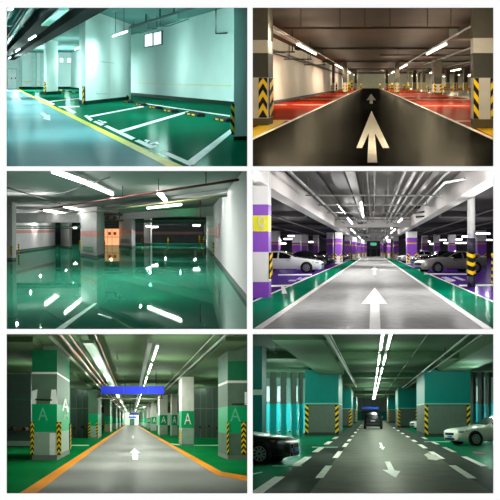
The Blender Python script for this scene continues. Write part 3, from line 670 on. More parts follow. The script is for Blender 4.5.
    for i, (x, y, t, l) in enumerate(((255, 46, 2.55, 'brown pipe running along the top of the left wall'), (262, 46, 2.75, 'second brown pipe along the top of the left wall'), (270, 52, 2.6, 'third brown pipe along the top of the left wall'), (478, 60, 2.5, 'brown pipe running over the right red bays'), (470, 48, 2.7, 'second brown pipe over the right red bays'), (493, 60, 2.45, 'outer brown pipe over the second aisle'), (493, 66, 2.5, 'lowest brown pipe over the second aisle'))):
        lane_pipe(R, R.xr(x, y, t), t, 14, 150 if i < 3 else 62, .05, 'ceiling_pipe', l, 'pipe', pm, 'pipes along the red hall')
    for i, Y in enumerate((24, 31, 40, 52)):
        xa = xl + .05
        T = thing(R, 'pipe_bracket', 'hanging pipe bracket by the white left wall, %s from the front' % ORD[i], 'bracket', (R.L(xa, Y), Y, 2.4), 'brackets along the left wall')
        MB(R).tube([(R.L(xa, Y), Y, 2.42), (R.L(xa + 1.6, Y), Y, 2.42)], .04, 6).build('crossbar', pm, T)
        for q in (.3, 1.5): MB(R).tube([(R.L(xa + q, Y), Y, 2.44), (R.L(xa + q, Y), Y, 3.38)], .025, 6).build('rod', pm, T)
    Y = R.Y(31, 3.0); X = R.X(466, Y) + .25
    MB(R).prism([(X - .55, Y), (X + .45, Y), (X + .45, Y + 1.2), (X - .55, Y + 1.2)], 2.72, 3.2).build('air_box', mat('grey_air_box', (120, 112, 98), .6), label='grey air box under the ceiling left of the right pillar top', category='air box')
    # lamps
    wl = (255, 244, 220)
    for xr_, side in ((tl, 'left'), (tr, 'right')):
        for i, (Ya, Yb) in enumerate(((28.5, 38), (59, 73), (92, 103), (122, 130))):
            lamp(R, (R.L(xr_, Ya), Ya), (R.L(xr_, Yb), Yb), 2.62, 'lit tube in the %s row over the wet lane, %s from the front' % (side, ORD[i]), (330, 360, 360, 300)[i], col=wl, r=.045, group='tubes of the %s row' % side)
    for i, (x0, y0, x1, y1) in enumerate(((451, 71.2, 460.5, 69.2), (430, 73.2, 434, 71.8), (469, 74.8, 480, 73.4), (412, 76, 416, 75.4), (455, 75.8, 459.5, 75), (443, 76.6, 447, 76), (465, 76.4, 470, 75.9))):
        lane_lamp(R, x0, y0, x1, y1, 2.7, 'lit tube over the second aisle, %s' % ('long one nearest the right pillar', 'left of the dark-banded pillar top', 'beside the right pillar', 'farthest left', 'right of the dark-banded pillar', 'small one behind the dark-banded pillar', 'small one below the long one')[i], 300, col=wl, r=.06, group='tubes over the second aisle')
    fill_points(R, [(-1.3, 11, 1.3, 1), (1.3, 11, 1.3, 1), (-2.0, 14, 1.7, .8), (2.0, 14, 1.7, .8)], 110, wl)
    for Y, e in ((17, .4), (20.5, .45), (24.5, .5), (29, .55), (34, .6), (40, .65), (47, .7), (55, .75), (64, .8), (75, .9), (88, 1.05), (104, 1.2), (122, 1.3), (138, 1.4), (152, 1.6)):
        fill_points(R, [(-2.4, Y, 2.2, e), (2.4, Y, 2.2, e)] + ([(5.2, Y, 2.3, e), (8.8, Y, 2.3, e)] if Y > 30 else []), 150, wl, .2)
hall_red()
# ================================================================ middle left: empty hall with a mirror-like green floor
def along(R, c, px, vpx):
    l = (vpx - 250) / F; p = (px - 250) / F
    u = (c[0] - p * c[1]) / (p - l); return (c[0] + l * u, c[1] + u)

def hall_green():
    R = Room(193, 229, 1.6, 3.0, (7, 246.6, 171.3, 328.7)); VL = -80
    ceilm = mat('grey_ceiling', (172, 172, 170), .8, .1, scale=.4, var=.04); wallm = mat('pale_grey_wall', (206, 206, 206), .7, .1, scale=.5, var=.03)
    floor = glossy_floor('mirror_green_epoxy', (36, 112, 88), .36, .025, (230, 255, 245), .08, .3)
    dark = mat('dark_far_wall', (66, 74, 72), .8, .1); pink = mat('faded_pink_band', (214, 150, 146), .6); skirt = mat('grey_skirting', (84, 88, 86), .6)
    rp = mat('red_pipe', (120, 58, 54), .5); yp = mat('yellowish_pipe', (160, 158, 110), .5); gp = mat('green_glow_and_tray', (30, 110, 80), .5); pm = mat('grey_pipe', (112, 116, 114), .5)
    pil = mat('pillar_grey', (188, 190, 188), .7, .1, var=.04); dk = mat('dark_service', (46, 52, 50), .6)
    shell(R, 10.5, 92, mat('grey_inner', (120, 124, 122), .9, 0), dark)
    slab(R, 'floor', floor, -.2, 0, 10, 92); slab(R, 'ceiling', ceilm, 3.0, 3.2, 10, 92)
    xw = 1.2
    struct(MB(R).lbox(xw, xw + .3, 0, 2.99, 9, 64), 'wall_right', wallm)
    struct(MB(R).lbox(xw - .03, xw, 0, .13, 9, 64), 'baseboard_right', skirt)
    Yb = R.Y(242.4)
    struct(MB(R).prism([(-80, Yb), (60, Yb), (60, Yb + .3), (-80, Yb + .3)], 0, 2.99), 'wall_front', dark)
    struct(MB(R).fbox(104, 203, 231.6, 234.4, Yb - .03, .03, lane=0), 'trim_1', mat('dim_pink_band', (130, 92, 92), .6))
    xl = -12.2
    struct(MB(R).lbox(xl - .3, xl, 0, 2.99, 46, 62), 'wall_left', mat('white_left_wall', (228, 224, 226), .7))
    struct(MB(R).lbox(xl, xl + .04, 0, .16, 46, 62), 'baseboard_left', skirt)
    struct(MB(R).lbox(xl, xl + .03, 1.30, 1.52, 46, 62), 'trim_2', pink)
    # pillars
    def pier(bx, by, lx, rx, label, top, bands=True):
        c0 = R.G(bx, by); c1 = along(R, c0, rx, R.vx); c2 = along(R, c0, lx, VL); c3 = (c1[0] + c2[0] - c0[0], c1[1] + c2[1] - c0[1])
        T = thing(R, 'concrete_pillar', label, 'pillar', (c0[0], c0[1], 0), 'pillars of the mirror-floored hall')
        P = [c2, c0, c1, c3]; mb = MB(R); Y = c0[1]
        e = .02; cx = sum(p[0] for p in P) / 4; cy = sum(p[1] for p in P) / 4
        Q = [(p[0] + e * (p[0] - cx), p[1] + e * (p[1] - cy)) for p in P]
        MB(R).prism(Q, 0, .13).build('plinth', skirt, T)
        if bands:
            a, b = 1.6 - (236.6 - 229) * Y / F, 1.6 - (231.2 - 229) * Y / F
            if by < 255: a, b = 1.2, 1.5
            mb.prism(P, .13, a, 0); mb.prism(P, a, b, 1); mb.prism(P, b, top, 0)
        else: mb.prism(P, .13, top, 0)
        mb.build('shaft', [pil, pink], T)
        return T, c0, c1, c2
    T, c0, c1, c2 = pier(96.5, 258, 80.5, 104.6, 'big grey pillar in the middle with a pink band and a green plate', 2.84)
    d = Vector((c0[0] - c2[0], c0[1] - c2[1])); n = Vector((d.y, -d.x)).normalized(); n = n if n.y < 0 else -n
    a = Vector(c2) + d * .2 + n * .03; b = Vector(c2) + d * .82 + n * .03
    MB(R).bar(a, b, .02, R.T(252.6, c0[1]), R.T(247.6, c0[1])).build('notice_plate', mat('green_plate', (60, 135, 100), .5), T, label='green notice plate')
    mb = MB(R)
    for q in (.25, .5, .75): mb.bar(a + n * .015, b + n * .015, .01, R.T(252.6, c0[1]) + q * .27 - .012, R.T(252.6, c0[1]) + q * .27 + .012)
    mb.build('plate_lines', mat('plate_line', (150, 190, 165), .5), T)
    guard(R, T, (c2[0] - .05, c2[1] - .06), (c2[0] + .07, c2[1] - .06), .3, .95, 4, '/', th=.03)
    guard(R, T, (c1[0] - .02, c1[1] - .2), (c1[0] + .08, c1[1] - .2), .2, .9, 4, '/', th=.03)
    T, c0, c1, c2 = pier(131.8, 247.6, 119, 135.2, 'grey pillar standing right of the orange-lit doorway', 2.46)
    a = Vector(c2) + (Vector(c0) - Vector(c2)) * .2; b = Vector(c2) + (Vector(c0) - Vector(c2)) * .8
    MB(R).bar((a.x, a.y - .25), (b.x, b.y - .25), .03, .35, .72).build('notice_plate', mat('grey_plate', (120, 135, 128), .5), T)
    T, Y, A, B = pillar(R, 2, 12.2, 260, .8, [(258, 1), (None, 0)], [pil, skirt], 'grey pillar cut off by the left edge of the mirror-floored hall', group='pillars of the mirror-floored hall')
    guard(R, T, (B - .11, Y), (B, Y), .25, .75, 4, '/', th=.03)
    T, c0, c1, c2 = pier(69, 248, 60.5, 72, 'shaded pillar at the right end of the white left wall', 2.98, False)
    T, c0, c1, c2 = pier(150, 244.6, 144, 152, 'dim slim pillar before the dark far wall', 2.98, False)
    mark(R, [[(55, 329.5), (63, 329.5), (97, 303.5), (94.6, 303.2)], [(97, 314.5), (98.5, 313.6), (112, 318), (110.5, 319)]], 'floor_line', 'faint pale stripe on the green floor near the viewer', mat('faint_green_line', (110, 175, 150), .5, .03), 'floor line')
    # separate posts and guards
    for i, (x, yb, yt, l) in enumerate(((18.6, 254.5, 243.5, 'striped post at the left end of the white left wall'), (148, 244.4, 237.5, 'tiny yellow post by the dim slim pillar'), (142, 244.8, 238, 'tiny yellow post right of the pillar beside the doorway'), (168, 243.6, 237.5, 'tiny yellow post in the middle of the dark far wall'), (203.5, 246, 237, 'yellow post near the far end of the right wall'), (213.6, 257, 241.5, 'yellow striped strip standing at the pale right wall'), (199.5, 243.6, 236, 'tiny yellow post at the right end of the dark far wall'))):
        Y = R.Y(yb); X = R.X(x, Y); h_ = R.T(yt, Y); r_ = .0009 * Y + .008
        T = thing(R, 'safety_post', l, 'post', (X, Y, 0), 'posts of the mirror-floored hall')
        MB(R).tube([(X, Y, 0), (X, Y, h_)], r_, 10).build('tube', YEL, T, smooth=True)
        for q in range(4): MB(R).tube([(X, Y, h_ * (q * .24 + .08)), (X, Y, h_ * (q * .24 + .2))], r_ * 1.08, 10).build('band', BLACK, T)
    # orange-lit doorway
    Y = 70
    T = thing(R, 'lit_doorway', 'orange-lit doorway glowing between the two middle pillars', 'doorway', (R.X(111.5, Y), Y, 0))
    MB(R).fbox(103, 119.5, 228.8, None, Y, .3, lane=0).build('glowing_panel', mat('orange_glow', (255, 186, 132), emit=1.0), T)
    og = mat('orange_red', (225, 88, 55), .5)
    for x in (109.5, 114.8): MB(R).fbox(x - 1.4, x + 1.4, 232, 235, Y - .06, .05, lane=0).build('notice', og, T)
    MB(R).fbox(103, 119.5, 236.6, 237.4, Y - .06, .05, lane=0).build('crossrail', mat('pale_orange', (255, 190, 140), .5), T)
    for x in (107.2, 112): MB(R).fbox(x - .15, x + .15, 229, None, Y - .06, .05, lane=0).build('mullion', og, T)
    # logo on the right wall
    mb = MB(R)
    def wq(px, py, o=.012):
        Yq = xw * F / (px - 193); return (R.L(xw - o, Yq), Yq, R.T(py, Yq))
    for poly in ([(219.8, 223.2), (218.6, 223), (218.6, 237.6), (219.8, 238.6)], [(219.8, 236.4), (210.6, 234.6), (210.6, 236), (219.8, 238.6)], [(217.4, 227), (207.6, 229.6), (207.6, 235), (211, 232.4), (213, 235.4), (215, 232), (217.4, 236)]):
        v = [wq(*p) for p in poly]; v2 = [wq(*p, .03) for p in poly]; n = len(v)
        mb.add(v + v2, [list(range(n)), list(range(n, 2 * n))] + [[i, (i + 1) % n, n + (i + 1) % n, n + i] for i in range(n)])
    mb.build('wall_logo', mat('wall_pink', (205, 140, 140), .6), label='faded pink painted emblem on the pale right wall', category='wall emblem')
    # beams and ceiling services
    g = R.G(216.5, 206, 2.99); g2 = along(R, g, 40, VL)
    MB(R).prism([g, g2, (g2[0], g2[1] + 1.6), (g[0], g[1] + 1.6)], 2.47, 2.99).build('ceiling_beam', wallm, label='pale concrete beam crossing the hall behind the sprinkler pipes', category='beam')
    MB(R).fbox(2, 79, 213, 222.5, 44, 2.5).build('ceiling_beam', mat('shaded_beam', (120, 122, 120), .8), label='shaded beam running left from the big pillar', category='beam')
    g = R.G(247, 186, 2.99); g2 = along(R, g, -40, VL)
    MB(R).prism([g, g2, (g2[0], g2[1] + 1.0), (g[0], g[1] + 1.0)], 2.85, 2.985).build('ceiling_beam', ceilm, label='shallow ceiling beam nearest the viewer, above the red pipe', category='beam')
    def cross(x0, y0, x1, y1, t, r, name, label, m, cat='pipe'):
        a = R.G(x0, y0, t); b = R.G(x1, y1, t)
        return pipe(R, [(*a, t), (*b, t)], r, name, label, cat, m), a, b
    _, a, b = cross(40, 209.8, 238, 179.8, 2.62, .03, 'sprinkler_pipe', 'long dark red sprinkler pipe crossing the ceiling', rp)
    for i, x in enumerate((122.5, 158.5, 206)):
        Y_ = None
        u = min(max((x - 40) / 198, 0), 1)
        # point of the pipe seen at column x
        k_ = (x - 250) / F; uu = (a[0] - k_ * a[1]) / ((a[0] - b[0]) - k_ * (a[1] - b[1])); X_, Y_ = a[0] + (b[0] - a[0]) * uu, a[1] + (b[1] - a[1]) * uu
        pipe(R, [(X_, Y_, 2.65), (X_, Y_, 2.985)], .012, 'pipe_hanger', 'rod holding the dark red pipe, %s from the left' % ORD[i], 'hanger', dk, 'rods of the dark red pipe')
    cross(78, 213.5, 226.6, 195.7, 2.5, .03, 'water_pipe', 'yellowish pipe crossing the ceiling below the red one', yp)
    cross(7, 187.5, 60, 204, 2.7, .025, 'water_pipe', 'thin grey pipe in the upper left of the ceiling', pm)
    cross(55, 196, 110, 177, 2.9, .02, 'water_pipe', 'thin grey pipe running to the ceiling tubes', pm)
    for i, (y, t, m, l) in enumerate(((221.2, 2.30, gp, 'green strip for the green glow under the pale beam'), (225, 2.05, dk, 'dark cable tray over the far floor'), (222.5, 2.2, dk, 'second dark cable tray over the far floor'))):
        Y = R.Y(y, t); MB(R).prism([(R.X(104 if i < 2 else 8, Y), Y), (R.X(214, Y), Y), (R.X(214, Y), Y + 1.2), (R.X(104 if i < 2 else 8, Y), Y + 1.2)], t, t + .1).build('cable_tray', m, label=l, category='cable tray')  # first strip carries the green glow under the beam in its colour
    for i, (y, l) in enumerate(((225.6, 'left green-edged tray before the white left wall, upper'), (227.6, 'left green-edged tray before the white left wall, lower'))):
        t = 2.0 - i * .15; Y = 40 + i; MB(R).prism([(R.X(8, Y), Y), (R.X(79, Y), Y), (R.X(79, Y), Y + .6), (R.X(8, Y), Y + .6)], R.T(y + 1, Y), R.T(y, Y)).build('cable_tray', gp if i == 0 else dk, label=l, category='cable tray')
    # pipe manifold right of the big pillar top
    Y = 41
    T = thing(R, 'pipe_manifold', 'tangle of valves and elbows beside the top of the big pillar', 'pipework', (R.X(112, Y), Y, R.T(222, Y)))
    for (x0, y0, x1, y1, r_) in ((104, 214, 122, 215, .06), (108, 214, 108, 220, .05), (114, 215, 114, 221, .07), (119, 212, 119, 219, .04), (105, 219, 118, 219.5, .05)):
        MB(R).tube([(R.X(x0, Y), Y, R.T(y0, Y)), (R.X(x1, Y), Y + .1, R.T(y1, Y))], r_, 8).build('pipe', pm, T, smooth=True)
    for x, y in ((108, 217), (115, 218)): MB(R).tube([(R.X(x, Y), Y - .12, R.T(y, Y)), (R.X(x, Y), Y + .05, R.T(y, Y))], .11, 12).build('valve', rp, T)
    # upright services on the right
    for i, (x, y0, y1, Y) in enumerate(((200.2, 189, 219, 34), (203.5, 171, 185, 26), (205, 224, 240, 60))):
        pipe(R, [(R.X(x, Y), Y, R.T(y1, Y)), (R.X(x, Y), Y, min(2.98, R.T(y0, Y)))], .03, 'drop_pipe', ('upright pipe dropping past the yellowish pipe at the right', 'short upright rod at the top right of the ceiling', 'upright pipe before the far end of the right wall')[i], 'pipe', rp if i == 0 else pm)
    # lamps
    wl = (255, 255, 252)
    for i, (x0, y0, x1, y1, l, r_, e) in enumerate(((53.5, 171.5, 84.6, 182.3, 'wide lit tube at the top left, nearest the viewer', .05, 200), (86.4, 183.2, 112.5, 194.4, 'second wide lit tube in line behind the nearest one', .05, 200), (64, 206.6, 86, 211.4, 'slim lit tube above the wide bright batten', .05, 90), (158.8, 193.4, 166, 201.4, 'short lit tube hanging below the red pipe', .06, 60), (147.5, 208.2, 181, 204.6, 'long lit tube across the hall below the yellowish pipe', .05, 70))):
        lane_lamp(R, x0, y0, x1, y1, 2.80 if i < 2 else 2.75, l, e, col=wl, r=r_, house=WHITE, group='tubes of the mirror-floored hall')
    a, b = R.G(44.5, 209.5, 2.7), R.G(73, 214.8, 2.7)
    lamp(R, a, b, 2.66, 'wide bright batten left of the big pillar', 120, col=wl, r=.07, house=WHITE, group='tubes of the mirror-floored hall')
    for i, (x0, x1, y) in enumerate(((146, 150.5, 226.2), (151.5, 158, 227), (193, 200, 225.4), (73, 77, 228))):
        Y = (60, 64, 60, 66)[i]; t = R.T(y, Y)
        lamp(R, (R.X(x0, Y), Y), (R.X(x1, Y), Y), t, ('small far tube over the dark floor, left of the pair', 'small far tube over the dark floor, right of the pair', 'far tube near the end of the right wall', 'far tube glimpsed behind the white left wall')[i], 70, col=wl, r=.07, group='far tubes of the mirror-floored hall')
    for px, Y, t, e in ((40, 27.5, 2.5, 1.1), (205, 28, 2.5, .6), (140, 37, 2.5, .8), (30, 42, 2.2, 1), (40, 54, 2.0, 1.5), (90, 54, 2.0, .6), (150, 58, 2.0, .7), (180, 58, 2.0, .7), (125, 76, 1.6, 4), (165, 76, 1.6, 4), (195, 74, 1.6, 2.5), (16, 28, 2.2, .8), (66, 58, 1.8, 1)):
        fill_points(R, [(R.X(px, Y) - R.L(0, Y), Y, t, e)], 55, wl, .02)
    panels(R, [(R.X(150, 21), 21, 2.9), (R.X(60, 24), 24, 2.9), (R.X(190, 24), 24, 2.9), (R.X(130, 27), 27, 2.9)], 95, wl, (2.6, 4))
    fill_points(R, [(R.X(150, 47) - R.L(0, 47), 47, 2.15, 1)], 60, (40, 255, 150), .02)
    fill_points(R, [(R.X(111, 64) - R.L(0, 64), 64, 1.2, 1)], 25, (255, 170, 110), .1)
hall_green()
# ================================================================ middle right: purple hall with parked cars
def hall_purple():
    R = Room(373, 250, 1.5, 4.4, (253, 493, 171.3, 328.7))
    ceilm = mat('grey_brown_ceiling', (90, 86, 82), .8, .1, scale=.4); beamm = mat('pale_beam', (214, 208, 206), .7, .1, var=.04)
    lane = glossy_floor('grey_speckled_lane', (152, 151, 150), .022, .2, (255, 255, 255), .14, 3.0, bump=.15, bscale=8)
    green = glossy_floor('walkway_green', (0, 104, 76), .05, .12, (230, 255, 245)); purple = glossy_floor('purple_bay_epoxy', (66, 32, 120), .12, .10, (240, 235, 255))
    wp = mat('lane_white', (226, 224, 222), .5, .03); pur = mat('purple_paint', (132, 72, 184), .5, var=.04); pwh = mat('pillar_white', (226, 224, 224), .6, var=.03); yel = mat('sign_yellow', (222, 214, 20), .5)
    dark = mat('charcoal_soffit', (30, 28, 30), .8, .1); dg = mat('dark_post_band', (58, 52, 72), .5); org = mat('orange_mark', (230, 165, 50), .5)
    duct = mat('dim_duct', (52, 50, 50), .7, .1, 0); lduct = mat('light_duct', (122, 120, 120), .6, .2, 0); pm = mat('silver_pipe', (120, 118, 116), .6, .2, 0)
    shell(R, 13, 172, mat('purple_hall_inner', (84, 80, 86), .9, 0), mat('far_grey', (130, 130, 132), .8))
    slab(R, 'floor', purple, -.2, 0, 12, 172); slab(R, 'ceiling', ceilm, 4.4, 4.6, 12, 172)
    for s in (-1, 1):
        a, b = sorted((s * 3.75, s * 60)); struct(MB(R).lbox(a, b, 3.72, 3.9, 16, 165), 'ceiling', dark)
    struct(MB(R).lbox(-2.18, 2.18, 0, .004, 12, 166), 'floor', lane)
    for s in (-1, 1):
        a, b = sorted((s * 2.18, s * 3.48)); struct(MB(R).lbox(a, b, 0, .004, 12, 166), 'floor', green)
        side = 'left' if s < 0 else 'right'
        MB(R).lbox(s * 2.18 - .08, s * 2.18 + .08, .005, .012, 12, 165).build('lane_line', wp, label='broad white line between the grey lane and the %s green walkway' % side, category='floor line')
        MB(R).lbox(s * 3.48 - .045, s * 3.48 + .045, .005, .012, 12, 165).build('lane_line', wp, label='thin white line between the %s green walkway and the purple bays' % side, category='floor line')
    YF = 163
    struct(MB(R).prism([(-60, YF), (160, YF), (160, YF + .3), (-60, YF + .3)], 0, 4.39), 'wall_front', mat('far_dim_wall', (96, 98, 100), .8))
    for i, (x0, x1) in enumerate(((366, 369.5), (371.5, 376), (377.5, 381))):
        MB(R).fbox(x0, x1, 249, None, YF - .4, .2, lane=0).build('exit_door', mat('dark_doorway', (50, 54, 56), .5), label='dark doorway in the far end wall of the purple hall, %s from the left' % ORD[i], category='door')
    mark(R, [[(374.8, 287.8), (387.6, 304.2), (379.2, 304.2), (380.6, 330), (369.4, 330), (370.4, 304.2), (361.2, 304.2)]], 'floor_arrow', 'big white arrow on the grey lane between the green walkways', wp, 'arrow', t=.012)
    mark(R, [[(374.6, 266.4), (378.4, 270), (375.9, 270), (376.2, 275), (373, 275), (373.3, 270), (370.8, 270)]], 'floor_arrow', 'small far white arrow on the grey lane', wp, 'arrow', t=.012)
    # bay lines and numbers
    for i, (p, l) in enumerate((([(271, 285.4), (271, 286.8), (292, 286.2), (292, 284.8)], 'white bay line by the near left pillar'), ([(278, 274.5), (278, 275.3), (312, 275.2), (312, 274.2)], 'white bay line under the white car'), ([(459, 285), (459, 286.4), (494, 286), (494, 284.6)], 'white bay line behind the round post'), ([(424, 273.6), (424, 274.4), (470, 274.6), (470, 273.8)], 'white bay line under the grey car'), ([(281, 286), (284, 286), (287, 293.5), (282, 294)], 'short white stroke joining the near left bay line'), ([(434, 264), (434, 264.7), (450, 264.7), (450, 264)], 'white bay line ahead of the dark car at the right'))):
        mark(R, p, 'bay_line', l, wp, 'floor line', 'bay lines of the purple hall', t=.012)
    mark(R, [[(288, 281.3), (290, 280), (297, 280), (295, 281.3)], [(296, 279.6), (300, 277.4), (302, 277.4), (298.5, 279.8)], [(299, 279.6), (306, 277.2), (309, 277.2), (301, 279.9)]], 'bay_number', 'white painted bay mark in front of the white car', mat('faded_lilac', (170, 160, 196), .5, .03), 'floor number', t=.012)
    mark(R, [[(441, 277.4), (446, 277), (456, 280.6), (452, 281.4)], [(452, 277), (456, 276.8), (466, 280.2), (462, 280.6)], [(446, 279.4), (452, 281.6), (450, 282), (444, 280)]], 'bay_number', 'white painted bay mark in front of the grey car', MATS['faded_lilac'], 'floor number', t=.012)
    # near left pillar
    M = [pur, pwh, yel, dark]
    T, Y, A, B = pillar(R, 246, 268.4, 298, .6, [(282, 0), (252, 1), (231.4, 0), (215.4, 2), (204.4, 0), (None, 1)], M, 'big near pillar at the left with purple, yellow and white bands', top=4.39)
    # painted ring emblem on the yellow band
    xa, ya = R.X(257.6, Y), R.T(229, Y)
    MB(R).text('Q', (xa, Y - .02, ya + .07), (1, 0), .46, 0, .015, .62).build('emblem', mat('emblem_grey', (205, 200, 205), .5), T)
    guard(R, T, (B + .01, Y + .02), (B + .10, Y + .12), R.T(279, Y), R.T(252.4, Y), 3, '/', th=.04)
    # round post right
    Y = R.Y(287); X = R.X(471.3, Y); r0 = .155
    T = thing(R, 'round_post', 'round white column with a yellow and black wrapped sleeve and a flared top', 'column', (X, Y, 0))
    def rod(t0, t1, r_, nm, m, n=20, **k): return MB(R).tube([(X, Y, t0), (X, Y, t1)], r_, n).build(nm, m, T, smooth=True, **k)
    rod(0, R.T(276, Y), r0 * 1.05, 'base_band', dg); rod(R.T(252, Y), R.T(238, Y), r0, 'dark_band', dg); rod(R.T(238, Y), R.T(184, Y), r0, 'shaft', pwh)
    MB(R).tube([(X, Y, R.T(188, Y)), (X, Y, R.T(184, Y)), (X, Y, R.T(180, Y)), (X, Y, R.T(174, Y)), (X, Y, 4.39)], [r0, r0 * 1.25, r0 * 1.3, r0 * 1.9, r0 * 1.9], 20).build('capital', pwh, T, smooth=True)
    rod(R.T(276, Y), R.T(251.5, Y), r0 * 1.08, 'sleeve', BLACK)
    n_ = 24
    for k in range(3):           # zigzag yellow bands round the sleeve
        mb = MB(R); t0 = R.T(275, Y) + k * .34; v = []
        for i in range(n_ + 1):
            a = 2 * math.pi * i / n_; z = .10 * abs(((i / 6) % 2) - 1)
            for rr, dz_ in ((r0 * 1.09, 0), (r0 * 1.13, 0), (r0 * 1.13, .15), (r0 * 1.09, .15)): v.append((X + rr * math.cos(a), Y + rr * math.sin(a), t0 + z + dz_))
        mb.add(v, [[i * 4 + j, i * 4 + (j + 1) % 4, i * 4 + 4 + (j + 1) % 4, i * 4 + 4 + j] for i in range(n_) for j in range(4)]); mb.build('zigzag_band', YEL, T)
    # rows of pillars along the lane
    def lanepillar(x0, x1, yb, label, D=2.4, purple_top=237.7, yb0=264, grp='lane pillars of the purple hall', top=3.49):
        f = (yb - 250) / (yb0 - 250); q = lambda y: 250 + (y - 250) * f
        T, Y, A, B = pillar(R, x0, x1, yb, D, [(q(256), 1), (q(244), 0), (q(242.6), 3), (q(purple_top), 0), (None, 1)], [pur, pwh, yel, org], label, group=grp, top=top)
        w4 = (B - A) * .24
        guard(R, T, (A, Y), (A + w4, Y), R.T(q(262.5), Y), R.T(q(253), Y), 3, '\\'); guard(R, T, (B - w4, Y), (B, Y), R.T(q(262.5), Y), R.T(q(253), Y), 3, '/')
        return T
    lanepillar(335, 341.6, 263.6, 'purple and white pillar at the left lane edge, next beyond the white car', purple_top=238)
    lanepillar(326.6, 332.8, 263.2, 'twin pillar just left of the first purple pillar beyond the white car', purple_top=238)
    for i, (x0, x1, yb) in enumerate(((351.6, 356, 259.6), (357, 360.6, 258.2), (361.4, 364, 257.4), (364.6, 366.6, 256.9))):
        lanepillar(x0, x1, yb, 'purple pillar along the left lane edge, %s beyond the twin pillars' % ORD[i])
    lanepillar(344.5, 350, 260.4, 'broad purple pillar set back from the left lane edge, beyond the twin pillars')
    lanepillar(407, 417.2, 264, 'purple and white pillar at the right lane edge, nearest of its row')
    for i, (x0, x1, yb) in enumerate(((393.2, 398.6, 260.2), (386.8, 390.8, 258.5), (383, 385.8, 257.5), (380.4, 382.4, 256.9))):
        lanepillar(x0, x1, yb, 'purple pillar along the right lane edge, %s beyond the nearest' % ORD[i])
    # pillars deep in the bays
    for i, (x0, x1, yb, l) in enumerate(((269.5, 278, 263, 'purple pillar deep in the left bays beside the big near pillar'), (292, 300, 261.5, 'purple pillar deep in the left bays over the roof of the white car'), (301.5, 307, 260.5, 'purple pillar deep in the left bays over the bonnet of the white car'), (313, 318, 260, 'slim purple pillar deep in the left bays, right of the white car nose'),
             (422, 428, 260, 'slim purple pillar deep in the right bays over the dark car'), (434.5, 440, 260.6, 'purple pillar deep in the right bays over the bonnet of the grey car'), (449.5, 456, 261.4, 'purple pillar deep in the right bays over the roof of the grey car'), (477.5, 486.5, 263.5, 'purple pillar deep in the right bays, right of the round post'))):
        lanepillar(x0, x1, yb, l, 2, grp='pillars deep in the purple bays', purple_top=241, top=3.71)
    Y = R.Y(283); guardT = thing(R, 'safety_post', 'striped strip cut off by the right edge beside the grey car', 'post', (R.X(492.4, Y), Y, 0))
    MB(R).tube([(R.X(492.6, Y), Y, 0), (R.X(492.6, Y), Y, 1.35)], .06, 10).build('tube', YEL, guardT)
    for q in (.1, .4, .7, 1.0): MB(R).tube([(R.X(492.6, Y), Y, q), (R.X(492.6, Y), Y, q + .16)], .064, 10).build('band', BLACK, guardT)
    # beams
    for s, a, b in ((-1, -3.83, -3.28), (1, 3.25, 3.75)):
        MB(R).lbox(a, b, 3.5, 4.385, 15, 160).build('ceiling_beam', beamm, label='deep pale beam along the %s side of the lane ceiling' % ('left' if s < 0 else 'right'), category='beam')
    for i, Yb_ in enumerate((61, 100, 132, 154)):
        MB(R).lbox(-3.27, 3.24, 3.5, 4.385, Yb_, Yb_ + 1.4).build('ceiling_beam', beamm, label='pale beam across the lane between the two deep beams, %s from the front' % ORD[i], category='beam', group='cross beams of the purple hall')
    for s in (-1, 1):
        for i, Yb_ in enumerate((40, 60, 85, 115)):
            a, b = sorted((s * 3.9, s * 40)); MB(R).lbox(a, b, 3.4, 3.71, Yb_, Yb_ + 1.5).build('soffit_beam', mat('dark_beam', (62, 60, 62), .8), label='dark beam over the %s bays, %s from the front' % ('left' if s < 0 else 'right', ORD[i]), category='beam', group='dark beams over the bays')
            for j, q in enumerate((5.2, 7.5)):
                if i == 0: lane_pipe(R, s * q, 3.25, 20, 150, .05, 'bay_pipe', 'grey pipe under the dark %s soffit, %s one' % ('left' if s < 0 else 'right', ('nearer', 'outer')[j]), 'pipe', duct)
    # ducts, trays, pipes over the lane
    for a, b, t0, t1, m, l in ((-1.3, -.86, 3.75, 4.0, duct, 'dim air duct along the left of the lane ceiling'), (-.82, -.56, 3.8, 3.95, lduct, 'light cable tray beside the dim air duct'), (-2.0, -1.75, 3.9, 4.0, duct, 'narrow dark tray near the left deep beam')):
        MB(R).lbox(a, b, t0, t1, 20, 150).build('air_duct' if 'duct a' in l else 'cable_tray', m, label=l, category='duct' if 'duct a' in l else 'cable tray')
    for i, (x, t, r_) in enumerate(((-.2, 4.05, .025), (.05, 3.95, .03), (1.0, 3.95, .05), (1.25, 3.85, .06), (1.55, 3.9, .05), (1.85, 3.8, .07), (2.3, 3.9, .04), (-2.5, 3.85, .05))):
        lane_pipe(R, x, t, 20, 150, r_, 'ceiling_pipe', 'silver pipe along the lane ceiling, %s from the left' % ORD[(1, 2, 3, 4, 5, 6, 7, 0)[i]], 'pipe', pm, 'pipes along the purple lane')
    for i, Yb_ in enumerate((28, 34, 41, 50, 72, 86)):
        T = thing(R, 'pipe_support', 'steel cross rail hung under the lane ceiling, %s from the front' % ORD[i], 'pipe support', (R.L(0, Yb_), Yb_, 3.6), 'rails hung under the purple lane ceiling')
        MB(R).tube([(R.L(-2.7, Yb_), Yb_, 3.68), (R.L(2.7, Yb_), Yb_, 3.68)], .03, 6).build('crossbar', pm, T)
        for q in (-2.6, -.4, .6, 2.6): MB(R).tube([(R.L(q, Yb_), Yb_, 3.7), (R.L(q, Yb_), Yb_, 4.39)], .018, 6).build('rod', pm, T)
